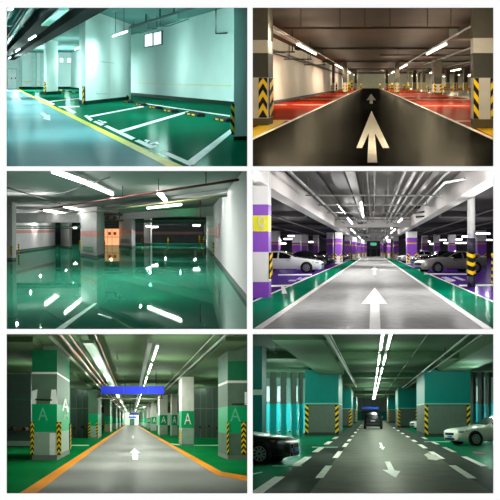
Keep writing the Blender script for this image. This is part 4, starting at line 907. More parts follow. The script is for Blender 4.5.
    for i, (x, y0, y1, Y) in enumerate(((373.4, 173, 211, 30), (386, 185, 213, 34), (363.5, 186, 205, 36))):
        pipe(R, [(R.X(x, Y), Y, R.T(y1, Y)), (R.X(x, Y), Y, 4.39)], .02, 'drop_rod', 'thin rod dropping from the lane ceiling, %s' % ('longest one in the middle', 'right of the middle', 'beside the light cable tray')[i], 'rod', duct)
    a = R.G(464, 178.6, 3.9); b = R.G(445, 182.4, 3.9); c = R.G(421, 208, 3.9)
    pipe(R, [(*a, 3.9), (*b, 3.9), (*c, 3.9)], .05, 'drain_pipe', 'white bent pipe joining the flared top of the round column', 'pipe', pwh)
    Yq = 44
    T = thing(R, 'valve_set', 'cluster of valves on the pipes right of the lane ceiling', 'pipework', (R.X(422, Yq), Yq, R.T(214, Yq)))
    for (x0, y0, x1, y1, r_) in ((414, 213, 428, 211, .06), (413, 208, 420, 207, .09), (426, 203, 432, 205, .08), (416, 217, 427, 216, .05)):
        MB(R).tube([(R.X(x0, Yq), Yq, R.T(y0, Yq)), (R.X(x1, Yq), Yq + .15, R.T(y1, Yq))], r_, 8).build('pipe', duct, T, smooth=True)
    Ys = 120
    T = thing(R, 'exit_sign', 'small green lit sign hung over the far end of the lane', 'sign', (R.X(373.4, Ys), Ys, R.T(246, Ys)))
    MB(R).fbox(370.4, 376.4, 242.6, 245.6, Ys, .1, lane=0).build('panel', mat('green_sign', (70, 150, 120), emit=.7), T)
    for x in (371, 376): MB(R).tube([(R.X(x, Ys), Ys + .05, R.T(242.6, Ys)), (R.X(x, Ys), Ys + .05, 4.38)], .03, 6).build('rod', duct, T)
    # cars
    silver = mat('rim_silver', (150, 152, 156), .3, .5, .6, var=0)
    pw = mat('car_white', (214, 214, 216), .25, .5, var=0, coat=.6); pg = mat('car_grey', (138, 134, 132), .28, .5, .35, var=0, coat=.6); pd = mat('car_dark', (34, 32, 36), .25, .5, var=0, coat=.5)
    def put(nose, yb, yaw, label, paint, Lr=2.36, **k):
        Y = R.Y(yb); c, s = math.cos(yaw), math.sin(yaw)
        Xn = R.X(nose, Y + .9 * abs(c) + 2.36 * s); sg = 1 if c > 0 else -1
        X = Xn - sg * (abs(c) * Lr + .55 * abs(s)); Yc = Y + .9 * abs(c)
        return car(R, X, Yc, yaw, label, paint, silver, group='cars of the purple hall', **k)
    put(324.6, 272.6, math.radians(-14), 'white saloon car parked at the left, nose towards the lane', pw)
    put(416.2, 272.6, math.radians(194), 'grey saloon car parked at the right behind the round column', pg)
    put(336, 265.4, math.radians(-12), 'dark car parked behind the white car', pd)
    put(412, 266.2, math.radians(194), 'dark car parked behind the nose of the grey car', pd)
    put(398.6, 262.4, math.radians(192), 'small far white car between the right lane pillars', pw)
    put(349.4, 261.2, math.radians(-12), 'far dark car between the left lane pillars', pd)
    # lamps
    wl = (255, 254, 250)
    for i, (x0, y0, x1, y1, t) in enumerate(((337.4, 203.6, 345.2, 213.2, 4.0), (347.8, 218.6, 352.2, 223.6, 3.6), (361, 203, 363, 216.5, 3.72), (398.5, 222, 402, 219, 3.7), (391, 228.5, 393, 226.5, 3.7))):  # third is an added glowing strip imitating a highlight on the duct edge
        lane_lamp(R, x0, y0, x1, y1, t - .06, ('bright tube near the left deep beam, nearest the viewer', 'bright tube near the left deep beam, second', 'slim glowing strip for the highlight along the duct edge', 'bright tube right of the lane at the first cross beam', 'small bright tube right of the lane beyond the first cross beam')[i], 260, col=wl, r=.05, group='tubes over the purple lane')
    for s in (-1, 1):
        for i, Yl in enumerate((72, 84, 108, 120, 140)):
            lamp(R, (R.L(s * 2.3, Yl), Yl), (R.L(s * 2.3, Yl + 6), Yl + 6), 3.66, 'far tube along the %s side of the lane, %s' % ('left' if s < 0 else 'right', ORD[i]), 260, col=wl, r=.06, group='far tubes over the purple lane')
    side = [(272, 281, 240.5), (284, 296, 239), (288, 294, 236), (300, 307, 241), (309, 316, 242), (280, 286, 243.5), (296, 303, 244), (422, 430, 241.5), (438, 446, 240), (452, 462, 239.4), (462, 474, 236.5), (476, 490, 233.5), (444, 450, 243), (430, 436, 244), (456, 466, 243), (483, 492, 240)]
    for i, (x0, x1, y) in enumerate(side):
        t = 3.15; Y = R.Y(y, t); Y = min(Y, 150); t = R.T(y, Y)
        sd = 'left' if x0 < 373 else 'right'; j = sorted(v for v in side if (v[0] < 373) == (x0 < 373)).index((x0, x1, y))
        lamp(R, (R.X(x0, Y), Y), (R.X(x1, Y), Y), t, 'small bright tube over the %s bays, %s from the left' % (sd, ORD[j]), 150, col=wl, r=.0009 * Y, group='tubes over the %s bays' % sd)
    for Y, t, e in ((18, 2.4, .6), (25, 2.9, .8), (34, 2.9, .9), (44, 2.9, 1), (56, 2.9, 1), (72, 2.9, 1.2), (90, 2.9, 1.3), (115, 2.9, 1.5), (142, 2.9, 2)):
        fill_points(R, [(-1.2, Y, t, e), (1.2, Y, t, e)], 160, wl, .1)
    for Y, xs in ((19, (-2.4, -2.4, 2.8, 2.8, 2.8)), (24, (3.3, 3.3, 3.3, 3.3, 3.3, 3.3)), (30, (-4.6, 4.6)), (40, (-5, 5)), (52, (-6, 6, 8.5, -8)), (68, (-5.5, 5.5, -10, 10)), (90, (-6, 6, -13, 13)), (120, (-7, 7, -17, 17))):
        fill_points(R, [(x, Y, 2.7, 1) for x in xs], 110, wl, .1)
hall_purple()
# ================================================================ lower left: green hall with lettered pillars and orange lane edges
def hall_letter():
    R = Room(132, 421, 1.5, 4.4, (7, 247, 334.4, 493))
    ceilm = mat('olive_ceiling', (82, 106, 72), .8, .1, scale=.4); beamm = mat('olive_beam', (76, 98, 68), .8, .1)
    lane = glossy_floor('pale_grey_lane', (152, 149, 145), .015, .2, (255, 255, 255), .05, .4); green = glossy_floor('leaf_green_epoxy', (12, 118, 60), .06, .07, (230, 255, 240), .1, .4)
    org = mat('orange_line', (255, 150, 4), .5, .03); wp = mat('arrow_white', (246, 246, 244), .5, .03)
    ga = mat('green_band', (6, 158, 100), .5, var=.04); gdk = mat('dark_green_band', (14, 104, 66), .6); gr = mat('grey_green_concrete', (88, 112, 94), .7); pale = mat('pale_foot', (158, 174, 160), .6); white = mat('pillar_cream', (218, 214, 204), .6)
    let = mat('letter_mint', (90, 190, 150), .5); wall = mat('dark_teal_side', (62, 82, 76), .5, .3); red = mat('rust_red_pipe', (128, 66, 44), .5); dk = mat('dark_rod', (40, 46, 42), .5); pm = mat('olive_pipe', (120, 128, 112), .5)
    blue = mat('blue_sign', (50, 66, 225), .4, var=0)
    shell(R, 13.5, 262, mat('olive_inner', (72, 88, 78), .9, 0), wall)
    slab(R, 'floor', green, -.2, 0, 13, 262); slab(R, 'ceiling', ceilm, 4.4, 4.6, 13, 262)
    YF = 250
    struct(MB(R).prism([(-120, YF), (60, YF), (60, YF + .3), (-120, YF + .3)], 0, 4.39), 'wall_front', mat('far_pale_wall', (215, 222, 215), .7))
    MB(R).fbox(129.8, 134.4, 418.6, None, YF - .5, .3, lane=0).build('exit_door', mat('dim_green_door', (66, 96, 84), .5), label='dim doorway at the far end of the grey lane', category='door')
    # lane between the orange lines, with the bend at the right
    xa = R.xr(29.2, 492.7, 0); xb = R.xr(139.5, 427, 0); xb = R.xr(217.5, 473.7, 0)
    P = lambda q, Y: (R.L(q, Y), Y)
    e0 = R.G(218.5, 474.6); e1 = R.G(250, 480.5); far = (R.L(xb, 248), 248)
    struct(MB(R).prism([P(xa, 13), (R.X(260, 13), 13), (e1[0] + 2, e1[1] - .2), e1, e0, far, P(xa, 248)], 0, .004), 'floor', lane)
    MB(R).lbox(xa - .17, xa + .17, .005, .012, 13, 247).build('lane_line', org, label='orange line along the left edge of the grey lane', category='floor line')
    mark(R, [[(136.5, 425.5), (137.4, 425.5), (222, 472.2), (250, 477.0), (250, 481.6), (216.6, 475.4)]], 'lane_line', 'orange line along the right edge of the lane with a bend near the viewer', org, 'floor line', t=.012)
    mark(R, [[(134.4, 448.2), (140.2, 453), (137.3, 453), (138.3, 460.2), (132.4, 460.2), (132.7, 453), (129.6, 453)]], 'floor_arrow', 'white arrow on the grey lane between the orange lines', wp, 'arrow', t=.012)
    mark(R, [[(133, 435.4), (134.6, 437.2), (133.7, 437.2), (133.8, 439), (132.2, 439), (132.3, 437.2), (131.4, 437.2)]], 'floor_arrow', 'tiny far white arrow between the orange lines', wp, 'arrow', t=.012)
    for p, l in (([(70, 445), (70, 445.8), (89, 445.8), (89, 445)], 'white bay line on the green floor behind the big left pillar'), ([(193, 445), (193, 445.8), (228, 445.8), (228, 445)], 'white bay line on the green floor behind the lettered right pillar'), ([(168, 444.2), (171, 443.6), (181, 444.6), (181, 445.4)], 'short white bay line left of the lettered right pillar')):
        mark(R, p, 'bay_line', l, mat('mint_line', (170, 215, 185), .5, .03), 'floor line', t=.012)
    # side walls of glazed panels and low shelf, left
    Y = 40
    T = thing(R, 'glazed_partition', 'dark glossy partition at the far left behind the big pillar', 'partition', (R.X(18, Y), Y, 0))
    MB(R).fbox(2, 31, 372, None, Y, .3, lane=0).build('panel', mat('smoked_panel', (74, 88, 84), .3, .5), T)
    for y, m in ((373, pm), (399, mat('teal_strip', (60, 120, 115), .4)), (441, mat('pale_ledge', (150, 170, 160), .5))): MB(R).fbox(2, 31, y, y + (1 if y < 440 else 5), Y - .1, .08, lane=0).build('rail', m, T)
    MB(R).fbox(2, 31, 334, 372, 43, .3, lane=0).build('bulkhead', mat('dark_bulkhead', (60, 80, 74), .7), label='dark bulkhead above the glossy partition at the far left', category='bulkhead')
    Y = 62
    for x0, x1, l in ((70, 88, 'dim partition between the big left pillar and the next one'), (194, 228, 'dim glossy partition behind the lettered right pillar')):
        T = thing(R, 'glazed_partition', l, 'partition', (R.X((x0 + x1) / 2, Y), Y, 0))
        MB(R).fbox(x0 - 8, x1 + 8, 388, None, Y, .3, lane=0).build('panel', MATS['smoked_panel'], T)
        for q in range(int(x0), int(x1) + 6, 6): MB(R).fbox(q, q + .5, 388, None, Y - .06, .05, lane=0).build('mullion', pm, T)
        MB(R).fbox(x0 - 8, x1 + 8, 408, 409, Y - .1, .08, lane=0).build('rail', pm, T)
    for i, (x, y) in enumerate(((12, 428), (24, 429), (74, 428), (82, 427), (200, 427), (209, 426), (217, 428))):
        Yc = (39.2, 39.2, 61, 61, 61, 61, 61)[i]
        T = thing(R, 'wheel_hub', 'small dim round fixture on the dark partition, %s from the left' % ORD[i], 'fixture', (R.X(x, Yc), Yc, R.T(y, Yc) - .2), 'round fixtures on the partitions')
        MB(R).tube([(R.X(x, Yc), Yc, R.T(y, Yc)), (R.X(x, Yc), Yc + .5, R.T(y, Yc))], .1, 12).build('disc', dk, T)
        MB(R).tube([(R.X(x, Yc) - .5, Yc + .2, R.T(y, Yc) - .13), (R.X(x, Yc) + .5, Yc + .2, R.T(y, Yc) - .13)], .03, 6).build('bar', red, T)
    # big left pillar
    M = [gr, pale, ga, gdk, white, mat('plinth_grey', (120, 124, 118), .7)]
    T, Y, A, B = pillar(R, 32, 57, 460.3, 5.4, [(455, 5), (432, 1), (404, 2), (374, 0), (372, 4), (350, 3), (None, 0)], M, 'big green-banded pillar at the left with pale letters and chevron guards')
    l = R.lane
    def sidept(px):                              # plan point on the lane-side face at column px
        Ys = (B - l * Y) * F / (px - 132); return (l * Ys + (B - l * Y), Ys)
    W4 = T
    MB(R).text('A', (R.X(38, Y), Y - .015, R.T(420.4, Y)), (1, 0), .72, 0, .015, .78).build('letter', let, T)
    s0, s1 = sidept(62.6), sidept(68.6); dd = (s1[0] - s0[0], s1[1] - s0[1]); Ls = math.hypot(*dd)
    MB(R).text('A', (s0[0] + .02, s0[1], R.T(419.5, s0[1])), dd, .72, 0, .02, Ls / .52).build('letter', mat('letter_sand', (130, 160, 120), .5), T)
    MB(R).text('A', (sidept(61.6)[0] + .02, sidept(61.6)[1], R.T(411, s0[1])), dd, .78, 0, .03, Ls / .5).build('letter', wp, T, label='white letter on the lane side of the pillar')
    for poly in ([(32, 404), (32, 391), (37.5, 389.4), (36, 404)], [(50, 404), (51.6, 389.6), (56, 389.6), (57.2, 404)]):
        v = [(R.X(x, Y), Y - .012, R.T(y, Y)) for x, y in poly]; v2 = [(a, b + .01, c) for a, b, c in v]; n = len(v)
        MB(R).add(v + v2, [list(range(n)), list(range(n, 2 * n))] + [[i, (i + 1) % n, n + (i + 1) % n, n + i] for i in range(n)]).build('letter_fragment', wp, T)
    MB(R).fbox(49.6, 57, 433, 455, Y - .012, .01, lane=0).build('white_panel', wp, T)
    MB(R).tube([(R.X(36, Y), Y - .06, R.T(399.5, Y)), (R.X(52, Y), Y - .06, R.T(400, Y))], .035, 8).build('dark_rail', dk, T)
    # rounded dark crest on the upper green band
    mb = MB(R); cx = R.X(44.5, Y); v = []
    for i in range(13):
        a = math.pi * i / 12; v.append((cx - .46 * math.cos(a), Y - .012, R.T(356, Y) + .22 * math.sin(a)))
    v2 = [(a, b + .011, c) for a, b, c in v]; mb.add(v + v2, [list(range(13)), list(range(13, 26))] + [[i, (i + 1) % 13, 13 + (i + 1) % 13, 13 + i] for i in range(13)]); mb.build('crest', gdk, T)
    g0, g1 = R.T(455, Y), R.T(422, Y)
    guard(R, T, (R.X(31, Y), Y - .02), (R.X(34.2, Y), Y - .02), g0, g1, 6, 'V'); guard(R, T, (R.X(57, Y), Y - .02), (R.X(61.4, Y), Y - .02), g0, g1, 6, 'V')
    s = sidept(69.2); guard(R, T, s, sidept(69.9), g0, g1 * .95, 6, '/', out=(1, 0), th=.05)
    # left row beyond
    def lp(x0, x1, yb, D, label, near=False, mats=M, letter=None, grp='green-banded pillars along the left of the lane'):
        f = (yb - 421) / 24.6; q = lambda y: 421 + (y - 421) * f
        T, Y, A, B = pillar(R, x0, x1, yb, D, [(q(444), 5), (q(428), 1), (q(411), 2), (None, 4 if letter else 0)], mats, label, group=grp, top=4.19)
        if letter:
            hgt = R.T(q(413), Y) - R.T(q(424.5), Y)
            MB(R).text('A', (A + (B - A) * .22, Y - .02, R.T(q(424.3), Y)), (1, 0), hgt * 1.38, 0, .015, (B - A) * .62 / (hgt * 1.0)).build('letter', wp, T)
        if near:
            w4 = (B - A) * .2
            for c in (A, B - w4): guard(R, T, (c, Y), (c + w4, Y), .15, R.T(q(422), Y), 5, '/')
        return T
    lp(88.5, 98, 438.6, 7, 'green-banded pillar next beyond the big left one', True)
    lp(104, 110, 432.6, 10, 'third green-banded pillar along the left of the lane', True)
    for i, (x0, x1, yb) in enumerate(((112.2, 116, 429.6), (117, 119.8, 427.6), (120.6, 122.8, 426.4), (122, 123.7, 425.9), (123.2, 124.4, 425.5))):
        lp(x0, x1, yb, 14, 'far green-banded pillar along the left of the lane, %s beyond the third' % ORD[i])
    # right row
    T = lp(181.6, 193.8, 445.8, 2.6, 'cream pillar at the right of the lane with a white letter on its green band', False, M, 'A', 'lettered cream pillars right of the lane')
    lp(159.6, 167.6, 435.6, 5, 'second cream pillar right of the lane with a small white letter', False, M, 'A', 'lettered cream pillars right of the lane')
    for i, (x0, x1, yb) in enumerate(((152, 156.6, 431.2), (147.6, 150.6, 428.8), (144.2, 146.6, 427.2), (141.8, 143.4, 426), (140.2, 141.4, 425.9), (138.9, 139.9, 425.5))):
        lp(x0, x1, yb, 9, 'far cream pillar right of the lane, %s beyond the two lettered ones' % ORD[i], False, M, 'A' if i < 2 else None, 'far cream pillars right of the lane')
    lp(171.5, 177.5, 436.2, 2, 'dim green-banded pillar set back between the two lettered cream pillars', False, M, 'A', 'set-back pillars of the lettered hall')
    Yr = R.Y(445.8)
    guard(R, T, (R.X(179.6, Yr + .6), Yr + .3), (R.X(181, Yr + .6), Yr + .3), .2, .95, 4, '/', mats=[mat('olive_guard', (150, 130, 60), .5), YEL])
    # near right pillar
    T, Y, A, B = pillar(R, 227.6, 250, 459.4, 3, [(455.4, 5), (433.4, 0), (406.4, 2), (383, 0), (380.5, 4), (361, 3), (None, 0)], M, 'near right pillar with green bands, cut off by the edge of the picture')
    MB(R).text('A', (R.X(230, Y), Y - .015, R.T(421.4, Y)), (1, 0), .78, 0, .015, .8).build('letter', let, T)
    MB(R).fbox(244.6, 249, 392, 405, Y - .012, .01, lane=0).build('letter_fragment', wp, T)
    MB(R).tube([(R.X(232, Y), Y - .06, R.T(404, Y)), (R.X(244, Y), Y - .06, R.T(404, Y))], .03, 8).build('dark_rail', dk, T)
    guard(R, T, (R.X(227, Y), Y - .02), (R.X(229, Y), Y - .02), g0, g1, 6, '/'); guard(R, T, (R.X(241.4, Y), Y - .02), (R.X(246, Y), Y - .02), g0, g1, 6, 'V')
    # signs
    Y = 45
    T = thing(R, 'hanging_sign', 'long plain blue sign hung across the lane', 'sign', (R.X(132.5, Y), Y, R.T(394, Y)))
    MB(R).fbox(101, 164, 386.2, 394, Y, .12, lane=0).build('panel', blue, T)
    for x in (123.8, 148): MB(R).fbox(x - .15, x + .15, 386.2, 394, Y - .02, .02, lane=0).build('seam', mat('pale_blue_seam', (92, 104, 235), .4), T)
    for x in (106, 124.9, 156): MB(R).tube([(R.X(x, Y), Y + .06, R.T(386.2, Y)), (R.X(x, Y), Y + .06, 4.39)], .03, 6).build('rod', dk, T)
    Y = 120
    T = thing(R, 'hanging_sign', 'small far blue sign over the end of the lane', 'sign', (R.X(132.5, Y), Y, R.T(418, Y)))
    MB(R).fbox(128.8, 136, 416.4, 418, Y, .2, lane=0).build('panel', blue, T)
    for x in (129.6, 133.6): MB(R).tube([(R.X(x, Y), Y + .1, R.T(416.4, Y)), (R.X(x, Y), Y + .1, 4.39)], .04, 6).build('rod', dk, T)
    Y = 100
    T = thing(R, 'hanging_sign', 'thin dark blue board above the small far sign', 'sign', (R.X(134, Y), Y, R.T(415, Y)))
    MB(R).fbox(129.6, 138.6, 412.8, 415, Y, .15, lane=0).build('panel', mat('dim_blue', (52, 58, 150), .5), T)
    for x in (130.4, 136.2): MB(R).tube([(R.X(x, Y), Y + .1, R.T(412.8, Y)), (R.X(x, Y), Y + .1, 4.39)], .04, 6).build('rod', dk, T)
    # ceiling beams, tray, pipes
    for i, Yb_ in enumerate((50, 78, 112, 150)):
        MB(R).prism([(-90, Yb_), (50, Yb_), (50, Yb_ + 1.5), (-90, Yb_ + 1.5)], 4.2, 4.39).build('ceiling_beam', beamm, label='olive beam across the lettered hall ceiling, %s from the front' % ORD[i], category='beam', group='beams of the lettered hall')
    a = R.xr(197, 377, 4.0); b = R.xr(247, 352, 4.0)
    MB(R).lbox(3.2, 4.1, 4.25, 4.39, 24, 240).build('ceiling_beam', beamm, label='olive beam running along the right pillar row', category='beam')
    MB(R).lbox(-4.6, -3.4, 4.2, 4.39, 24, 240).build('ceiling_beam', beamm, label='olive beam running along the left pillar row', category='beam')
    a, b = R.xr(79, 335, 4.0), R.xr(91, 335, 4.0)
    MB(R).lbox(a, b, 3.95, 4.05, 22, 230).build('cable_tray', mat('mint_tray', (112, 142, 120), .5), label='pale mint cable tray running along the left of the lane ceiling', category='cable tray')
    for i, (x, y, t, r_, m) in enumerate(((61, 336, 3.8, .045, red), (70, 336, 3.9, .03, red), (50, 336, 3.7, .05, pm), (96, 336, 4.1, .025, red), (205, 354, 4.0, .035, pm), (196, 354, 4.1, .02, pm))):
        lane_pipe(R, R.xr(x, y, t), t, 18, 170, r_, 'ceiling_pipe', ('rust red pipe along the left lane ceiling, thick one', 'rust red pipe along the left lane ceiling, thin one', 'olive pipe at the far left of the lane ceiling', 'thin rust red pipe right of the mint tray', 'olive pipe along the right lane ceiling', 'thin olive pipe along the right lane ceiling')[i], 'pipe', m)
    for i, (y, t) in enumerate(((398.5, 3.4), (407, 3.4), (412, 3.4))):
        Y = R.Y(y, t); T = thing(R, 'pipe_support', 'hung cross rail over the lane behind the blue sign, %s' % ORD[i], 'pipe support', (R.L(0, Y), Y, t), 'hung rails of the lettered hall')
        MB(R).tube([(R.L(-3, Y), Y, t), (R.L(2.6, Y), Y, t)], .04, 6).build('crossbar', pm, T)
        for q in (-2.9, -1, 2.5): MB(R).tube([(R.L(q, Y), Y, t), (R.L(q, Y), Y, 4.03)], .03, 6).build('rod', dk, T)
    for i, (x, y0, y1) in enumerate(((106, 355, 386), (156, 370, 380), (125, 362, 371))):
        Y = 40; pipe(R, [(R.X(x, Y), Y, R.T(y1, Y)), (R.X(x, Y), Y, 4.39)], .03, 'drop_rod', 'dark rod hanging in front of the blue sign, %s' % ('left one', 'right one', 'middle one')[i], 'rod', dk)
    for i, (x, y) in enumerate(((117, 360), (117, 372), (172, 372))):
        Y = (30, 38, 40)[i]; X = R.X(x, Y)
        T = thing(R, 'ceiling_sprinkler', 'small sprinkler head under the olive ceiling, %s' % ('nearest left', 'farther left', 'right of the tubes')[i], 'sprinkler', (X, Y, 4.2), 'sprinkler heads of the lettered hall')
        MB(R).tube([(X, Y, 4.15), (X, Y, 4.39)], .03, 8).build('drop', pm, T); MB(R).tube([(X, Y, 4.12), (X, Y, 4.15)], .09, 12).build('deflector', pm, T)
    # tubes along the lane
    wl = (244, 255, 244); x1 = R.xr(160.5, 336, 3.95); x0 = R.xr(152, 336, 3.95)
    MB(R).lbox(x0 - .07, x0 + .07, 3.95, 4.1, 22, 220).build('cable_tray', mat('silver_tray', (140, 146, 140), .4, .4, .3), label='silver tray running beside the row of tubes over the lane', category='cable tray')
    Ys = 22.5; i = 0
    for i in range(12):
        L_ = 5.2 * (1 + i * .12); Ye = Ys + L_
        lamp(R, (R.L(x1, Ys), Ys), (R.L(x1, Ye), Ye), 3.9, 'lit tube in the row over the grey lane, %s from the front' % ORD[i], 170 + 25 * i, col=wl, r=.03, group='tubes over the grey lane')
        Ys = Ye + 2.0 + i * .5
    for Y, t, e in ((18, 2.2, .5), (24, 2.8, .8), (32, 3.1, 1), (42, 3.2, 1.1), (56, 3.2, 1.3), (74, 3.2, 1.5), (95, 3.2, 1.8), (125, 3.2, 2.4), (165, 3.2, 4), (205, 3.0, 8), (243, 2.6, 10)):
        fill_points(R, [(-1.6, Y, t, e), (1.6, Y, t, e)], 175, wl, .1)
        if Y < 100: fill_points(R, [(-4.9 - Y * .01, Y + 3, 3.2, e * .5), (4.9 + Y * .01, Y + 3, 3.2, e * .5)], 175, (225, 255, 230), .1)
hall_letter()
# ================================================================ lower right: turquoise hall with cars and a driving lane
def hall_turquoise():
    R = Room(371, 413, 1.65, 5.0, (253, 493, 334.4, 493))
    ceilm = mat('dark_green_ceiling', (76, 106, 78), .8, .1, scale=.3); beamm = mat('green_grey_beam', (84, 114, 86), .8, .1)
    lane = glossy_floor('asphalt_sheen_lane', (92, 96, 86), .05, .42, (255, 255, 245), .15, 1.5, bump=.2, bscale=7); edge = glossy_floor('dark_lane_edge', (66, 72, 66), .02, .3, (255, 255, 245), .12, 1.2)  # lane middle coloured lighter than its edges, for the light reflected there
    green = glossy_floor('bay_green_epoxy', (12, 100, 70), .07, .2, (230, 255, 245), .1, .4)
    wp = mat('dash_white', (228, 232, 218), .5, .03); teal = mat('turquoise_paint', (0, 124, 115), .5, .3, var=.05); tl = mat('teal_light_line', (110, 190, 172), .5); grey = mat('grey_pier_foot', (88, 100, 90), .6, .2); pl = mat('dark_plinth', (60, 64, 58), .7)
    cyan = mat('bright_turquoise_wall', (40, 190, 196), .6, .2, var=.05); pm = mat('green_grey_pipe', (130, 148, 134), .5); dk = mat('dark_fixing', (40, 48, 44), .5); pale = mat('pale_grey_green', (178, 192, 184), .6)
    shell(R, 14, 170, mat('teal_hall_inner', (70, 96, 86), .9, 0), mat('far_teal', (30, 90, 84), .8))
    slab(R, 'floor', green, -.2, 0, 13, 170); slab(R, 'ceiling', ceilm, 5.0, 5.2, 13, 170)
    YF = 160
    struct(MB(R).prism([(-60, YF), (160, YF), (160, YF + .3), (-60, YF + .3)], 0, 4.99), 'wall_front', mat('far_grey_green', (120, 134, 128), .8))
    struct(MB(R).fbox(350, 395, 411.5, None, YF - .1, .08, lane=0), 'trim_1', teal)
    MB(R).fbox(362, 378, 410.5, None, YF - .4, .2, lane=0).build('shutter_door', mat('dim_shutter', (52, 70, 66), .5), label='dim roller shutter at the far end behind the driving car', category='door')
    xi = R.xr(322.5, 474, 0); xo = R.xr(267, 486, 0); yi = R.xr(462, 472, 0); yo = R.xr(475, 462, 0)
    struct(MB(R).lbox(xo, yo, 0, .004, 13, 158), 'floor', edge); struct(MB(R).lbox(xi + .05, yi - .05, .002, .007, 13, 158), 'floor', lane)
    def dashes(row, side, kind):
        for i, p in enumerate(row):
            mark(R, p, 'lane_dash', 'white dash, %s row at the %s of the driving lane, %s from viewer' % (kind, side, ORD[i]), wp, 'floor line', 'dashes of the driving lane', t=.012)
    def drow(spec, xr, w):
        out = []
        for y0, y1 in spec:
            Ya, Yb = R.Y(y0), R.Y(y1)
            f = lambda q, y: 371 + q * (y - 413) / 1.65
            out.append([(f(xr - w, y0), y0), (f(xr + w, y0), y0), (f(xr + w, y1), y1), (f(xr - w, y1), y1)])
        return out
    dashes(drow([(478.2, 466), (458, 451.4), (447, 443.4), (441.4, 439.2), (437, 435.4), (433.2, 432), (430, 429), (427.6, 426.8), (425.6, 425)], xi, .10), 'left', 'inner')
    dashes(drow([(498, 477), (466.4, 457), (452.2, 447.2), (444.4, 441.6), (439, 437)], xo, .13), 'left', 'outer')
    dashes(drow([(478.6, 465.6), (459, 451.8), (448.4, 444.6), (442, 440), (437.4, 436), (434, 433), (431, 430.2), (428.4, 427.6)], yi, .11), 'right', 'inner')
    dashes(drow([(466.4, 456.8), (452.2, 447.4), (444.4, 441.6), (439, 437.4)], yo, .10), 'right', 'outer')
    mark(R, [[(384.8, 461.8), (390, 461.8), (394.7, 470.8), (400.2, 471.6), (395.6, 478.4), (382.8, 470.2), (388.4, 470.4)]], 'floor_arrow', 'white arrow on the driving lane pointing towards the viewer', wp, 'arrow', t=.014)
    mark(R, [[(379, 443), (381.6, 443), (383, 447), (384.8, 447.4), (383, 450), (379, 446.8), (380.8, 447)]], 'floor_arrow', 'small farther white arrow on the driving lane', wp, 'arrow', t=.014)
    mark(R, [[(424, 455), (428, 453.4), (436, 455.4), (441, 459), (436, 460.6), (428, 459.6), (427, 457.4)]], 'floor_stain', 'pale crumpled stain beside the right dashes', mat('pale_stain', (176, 176, 160), .7, var=.3, scale=6), 'stain', t=.016)
    mark(R, [[(473, 451.6), (479, 452.4), (487, 454), (484, 455), (477, 454.2), (473, 453.4)]], 'floor_stain', 'brown stain on the green floor below the white car', mat('brown_stain', (84, 62, 46), .7, var=.3, scale=6), 'stain', t=.012)
    for p, l in (([(312, 447), (312, 447.6), (338, 447.6), (338, 447)], 'thin pale line on the left green bays before the black car'), ([(272, 466), (272, 466.5), (302, 466.5), (302, 466)], 'thin pale line on the green floor under the black car'), ([(252, 474), (262, 472), (262.6, 472.6), (252, 475)], 'short pale stroke at the left edge below the black car'), ([(424, 441.6), (424, 442.1), (450, 442.1), (450, 441.6)], 'thin pale line on the right green bays under the white car')):
        mark(R, p, 'bay_line', l, mat('pale_green_line', (130, 190, 160), .5, .03), 'floor line', t=.012)
    # piers
    def pier(x0, x1, yb, D, ytop, ysplit, label, gl=3.4, gr=3.4, grp='turquoise piers along the driving lane', gside=False):
        Y = R.Y(yb); tt = R.T(ytop, Y)
        f = (yb - 413) / 22; sp = 413 + (ysplit - 413)
        T, Y, A, B = pillar(R, x0, x1, yb, D, [(413 + (434.2 - 413 - 2.4) * f, 1), (ysplit, 0), (ysplit - 1.2 * f, 3), (ytop, 2)], [grey, pl, teal, tl], label, group=grp)
        if tt < 4.5: MB(R).prism([(A + .1, Y + .1), (B - .1, Y + .1), (B - .1 + R.lane * D, Y + D - .1), (A + .1 + R.lane * D, Y + D - .1)], tt, 4.54).build('head', beamm, T)
        t0, t1 = R.T(413 + 20.6 * f, Y), R.T(ysplit + .6 * f, Y)
        if gl: guard(R, T, (A, Y), (R.X(x0 + gl, Y), Y), t0, t1, 5, '\\')
        if gr: guard(R, T, (R.X(x1 - gr, Y), Y), (B, Y), t0, t1, 5, '/')
        return T, Y, A, B
    T, Y, A, B = pier(305, 338.6, 435.2, 7, 370, 404.2, 'big turquoise-topped pier at the left of the driving lane')
    MB(R).fbox(308.6, 334.8, 405.6, 432.4, Y - .03, .02, lane=0).build('panel', mat('pier_panel', (100, 112, 100), .5), T)
    pier(340.6, 351.4, 427.6, 8, 389.6, 409, 'second turquoise-topped pier at the left of the driving lane', 0, 2.4)
    pier(352.6, 356.4, 422.8, 8, 397, 409.6, 'third turquoise-topped pier at the left of the driving lane', 0, 1.2)
    pier(357.4, 359.6, 420, 3, 402, 410.6, 'fourth turquoise-topped pier at the left of the driving lane', 0, .7)
    T, Y, A, B = pier(424.6, 470.2, 436.9, 8.5, 369.8, 404.4, 'big turquoise-topped pier at the right of the driving lane')
    MB(R).fbox(428.4, 466.4, 406, 433.6, Y - .03, .02, lane=0).build('panel', MATS['pier_panel'], T)
    pier(398, 417.4, 427.8, 8, 389, 408.6, 'second turquoise-topped pier at the right of the driving lane', 2.2, 1.8)
    pier(388, 396.6, 422.8, 8, 397.6, 410, 'third turquoise-topped pier at the right of the driving lane', 1.2, 0)
    pier(384, 387.4, 420, 3, 402, 410.6, 'fourth turquoise-topped pier at the right of the driving lane', .7, 0)
    Ye = 30
    T = thing(R, 'turquoise_pier', 'dark turquoise pier cut off by the left edge, with a pale line', 'pier', (R.X(257, Ye), Ye, 0))
    MB(R).fbox(246, 262, 346, None, Ye, 1.2).build('shaft', mat('dim_turquoise', (0, 96, 92), .5), T); MB(R).fbox(246, 262.05, 389.6, 395, Ye - .02, .03).build('pale_line', pale, T)
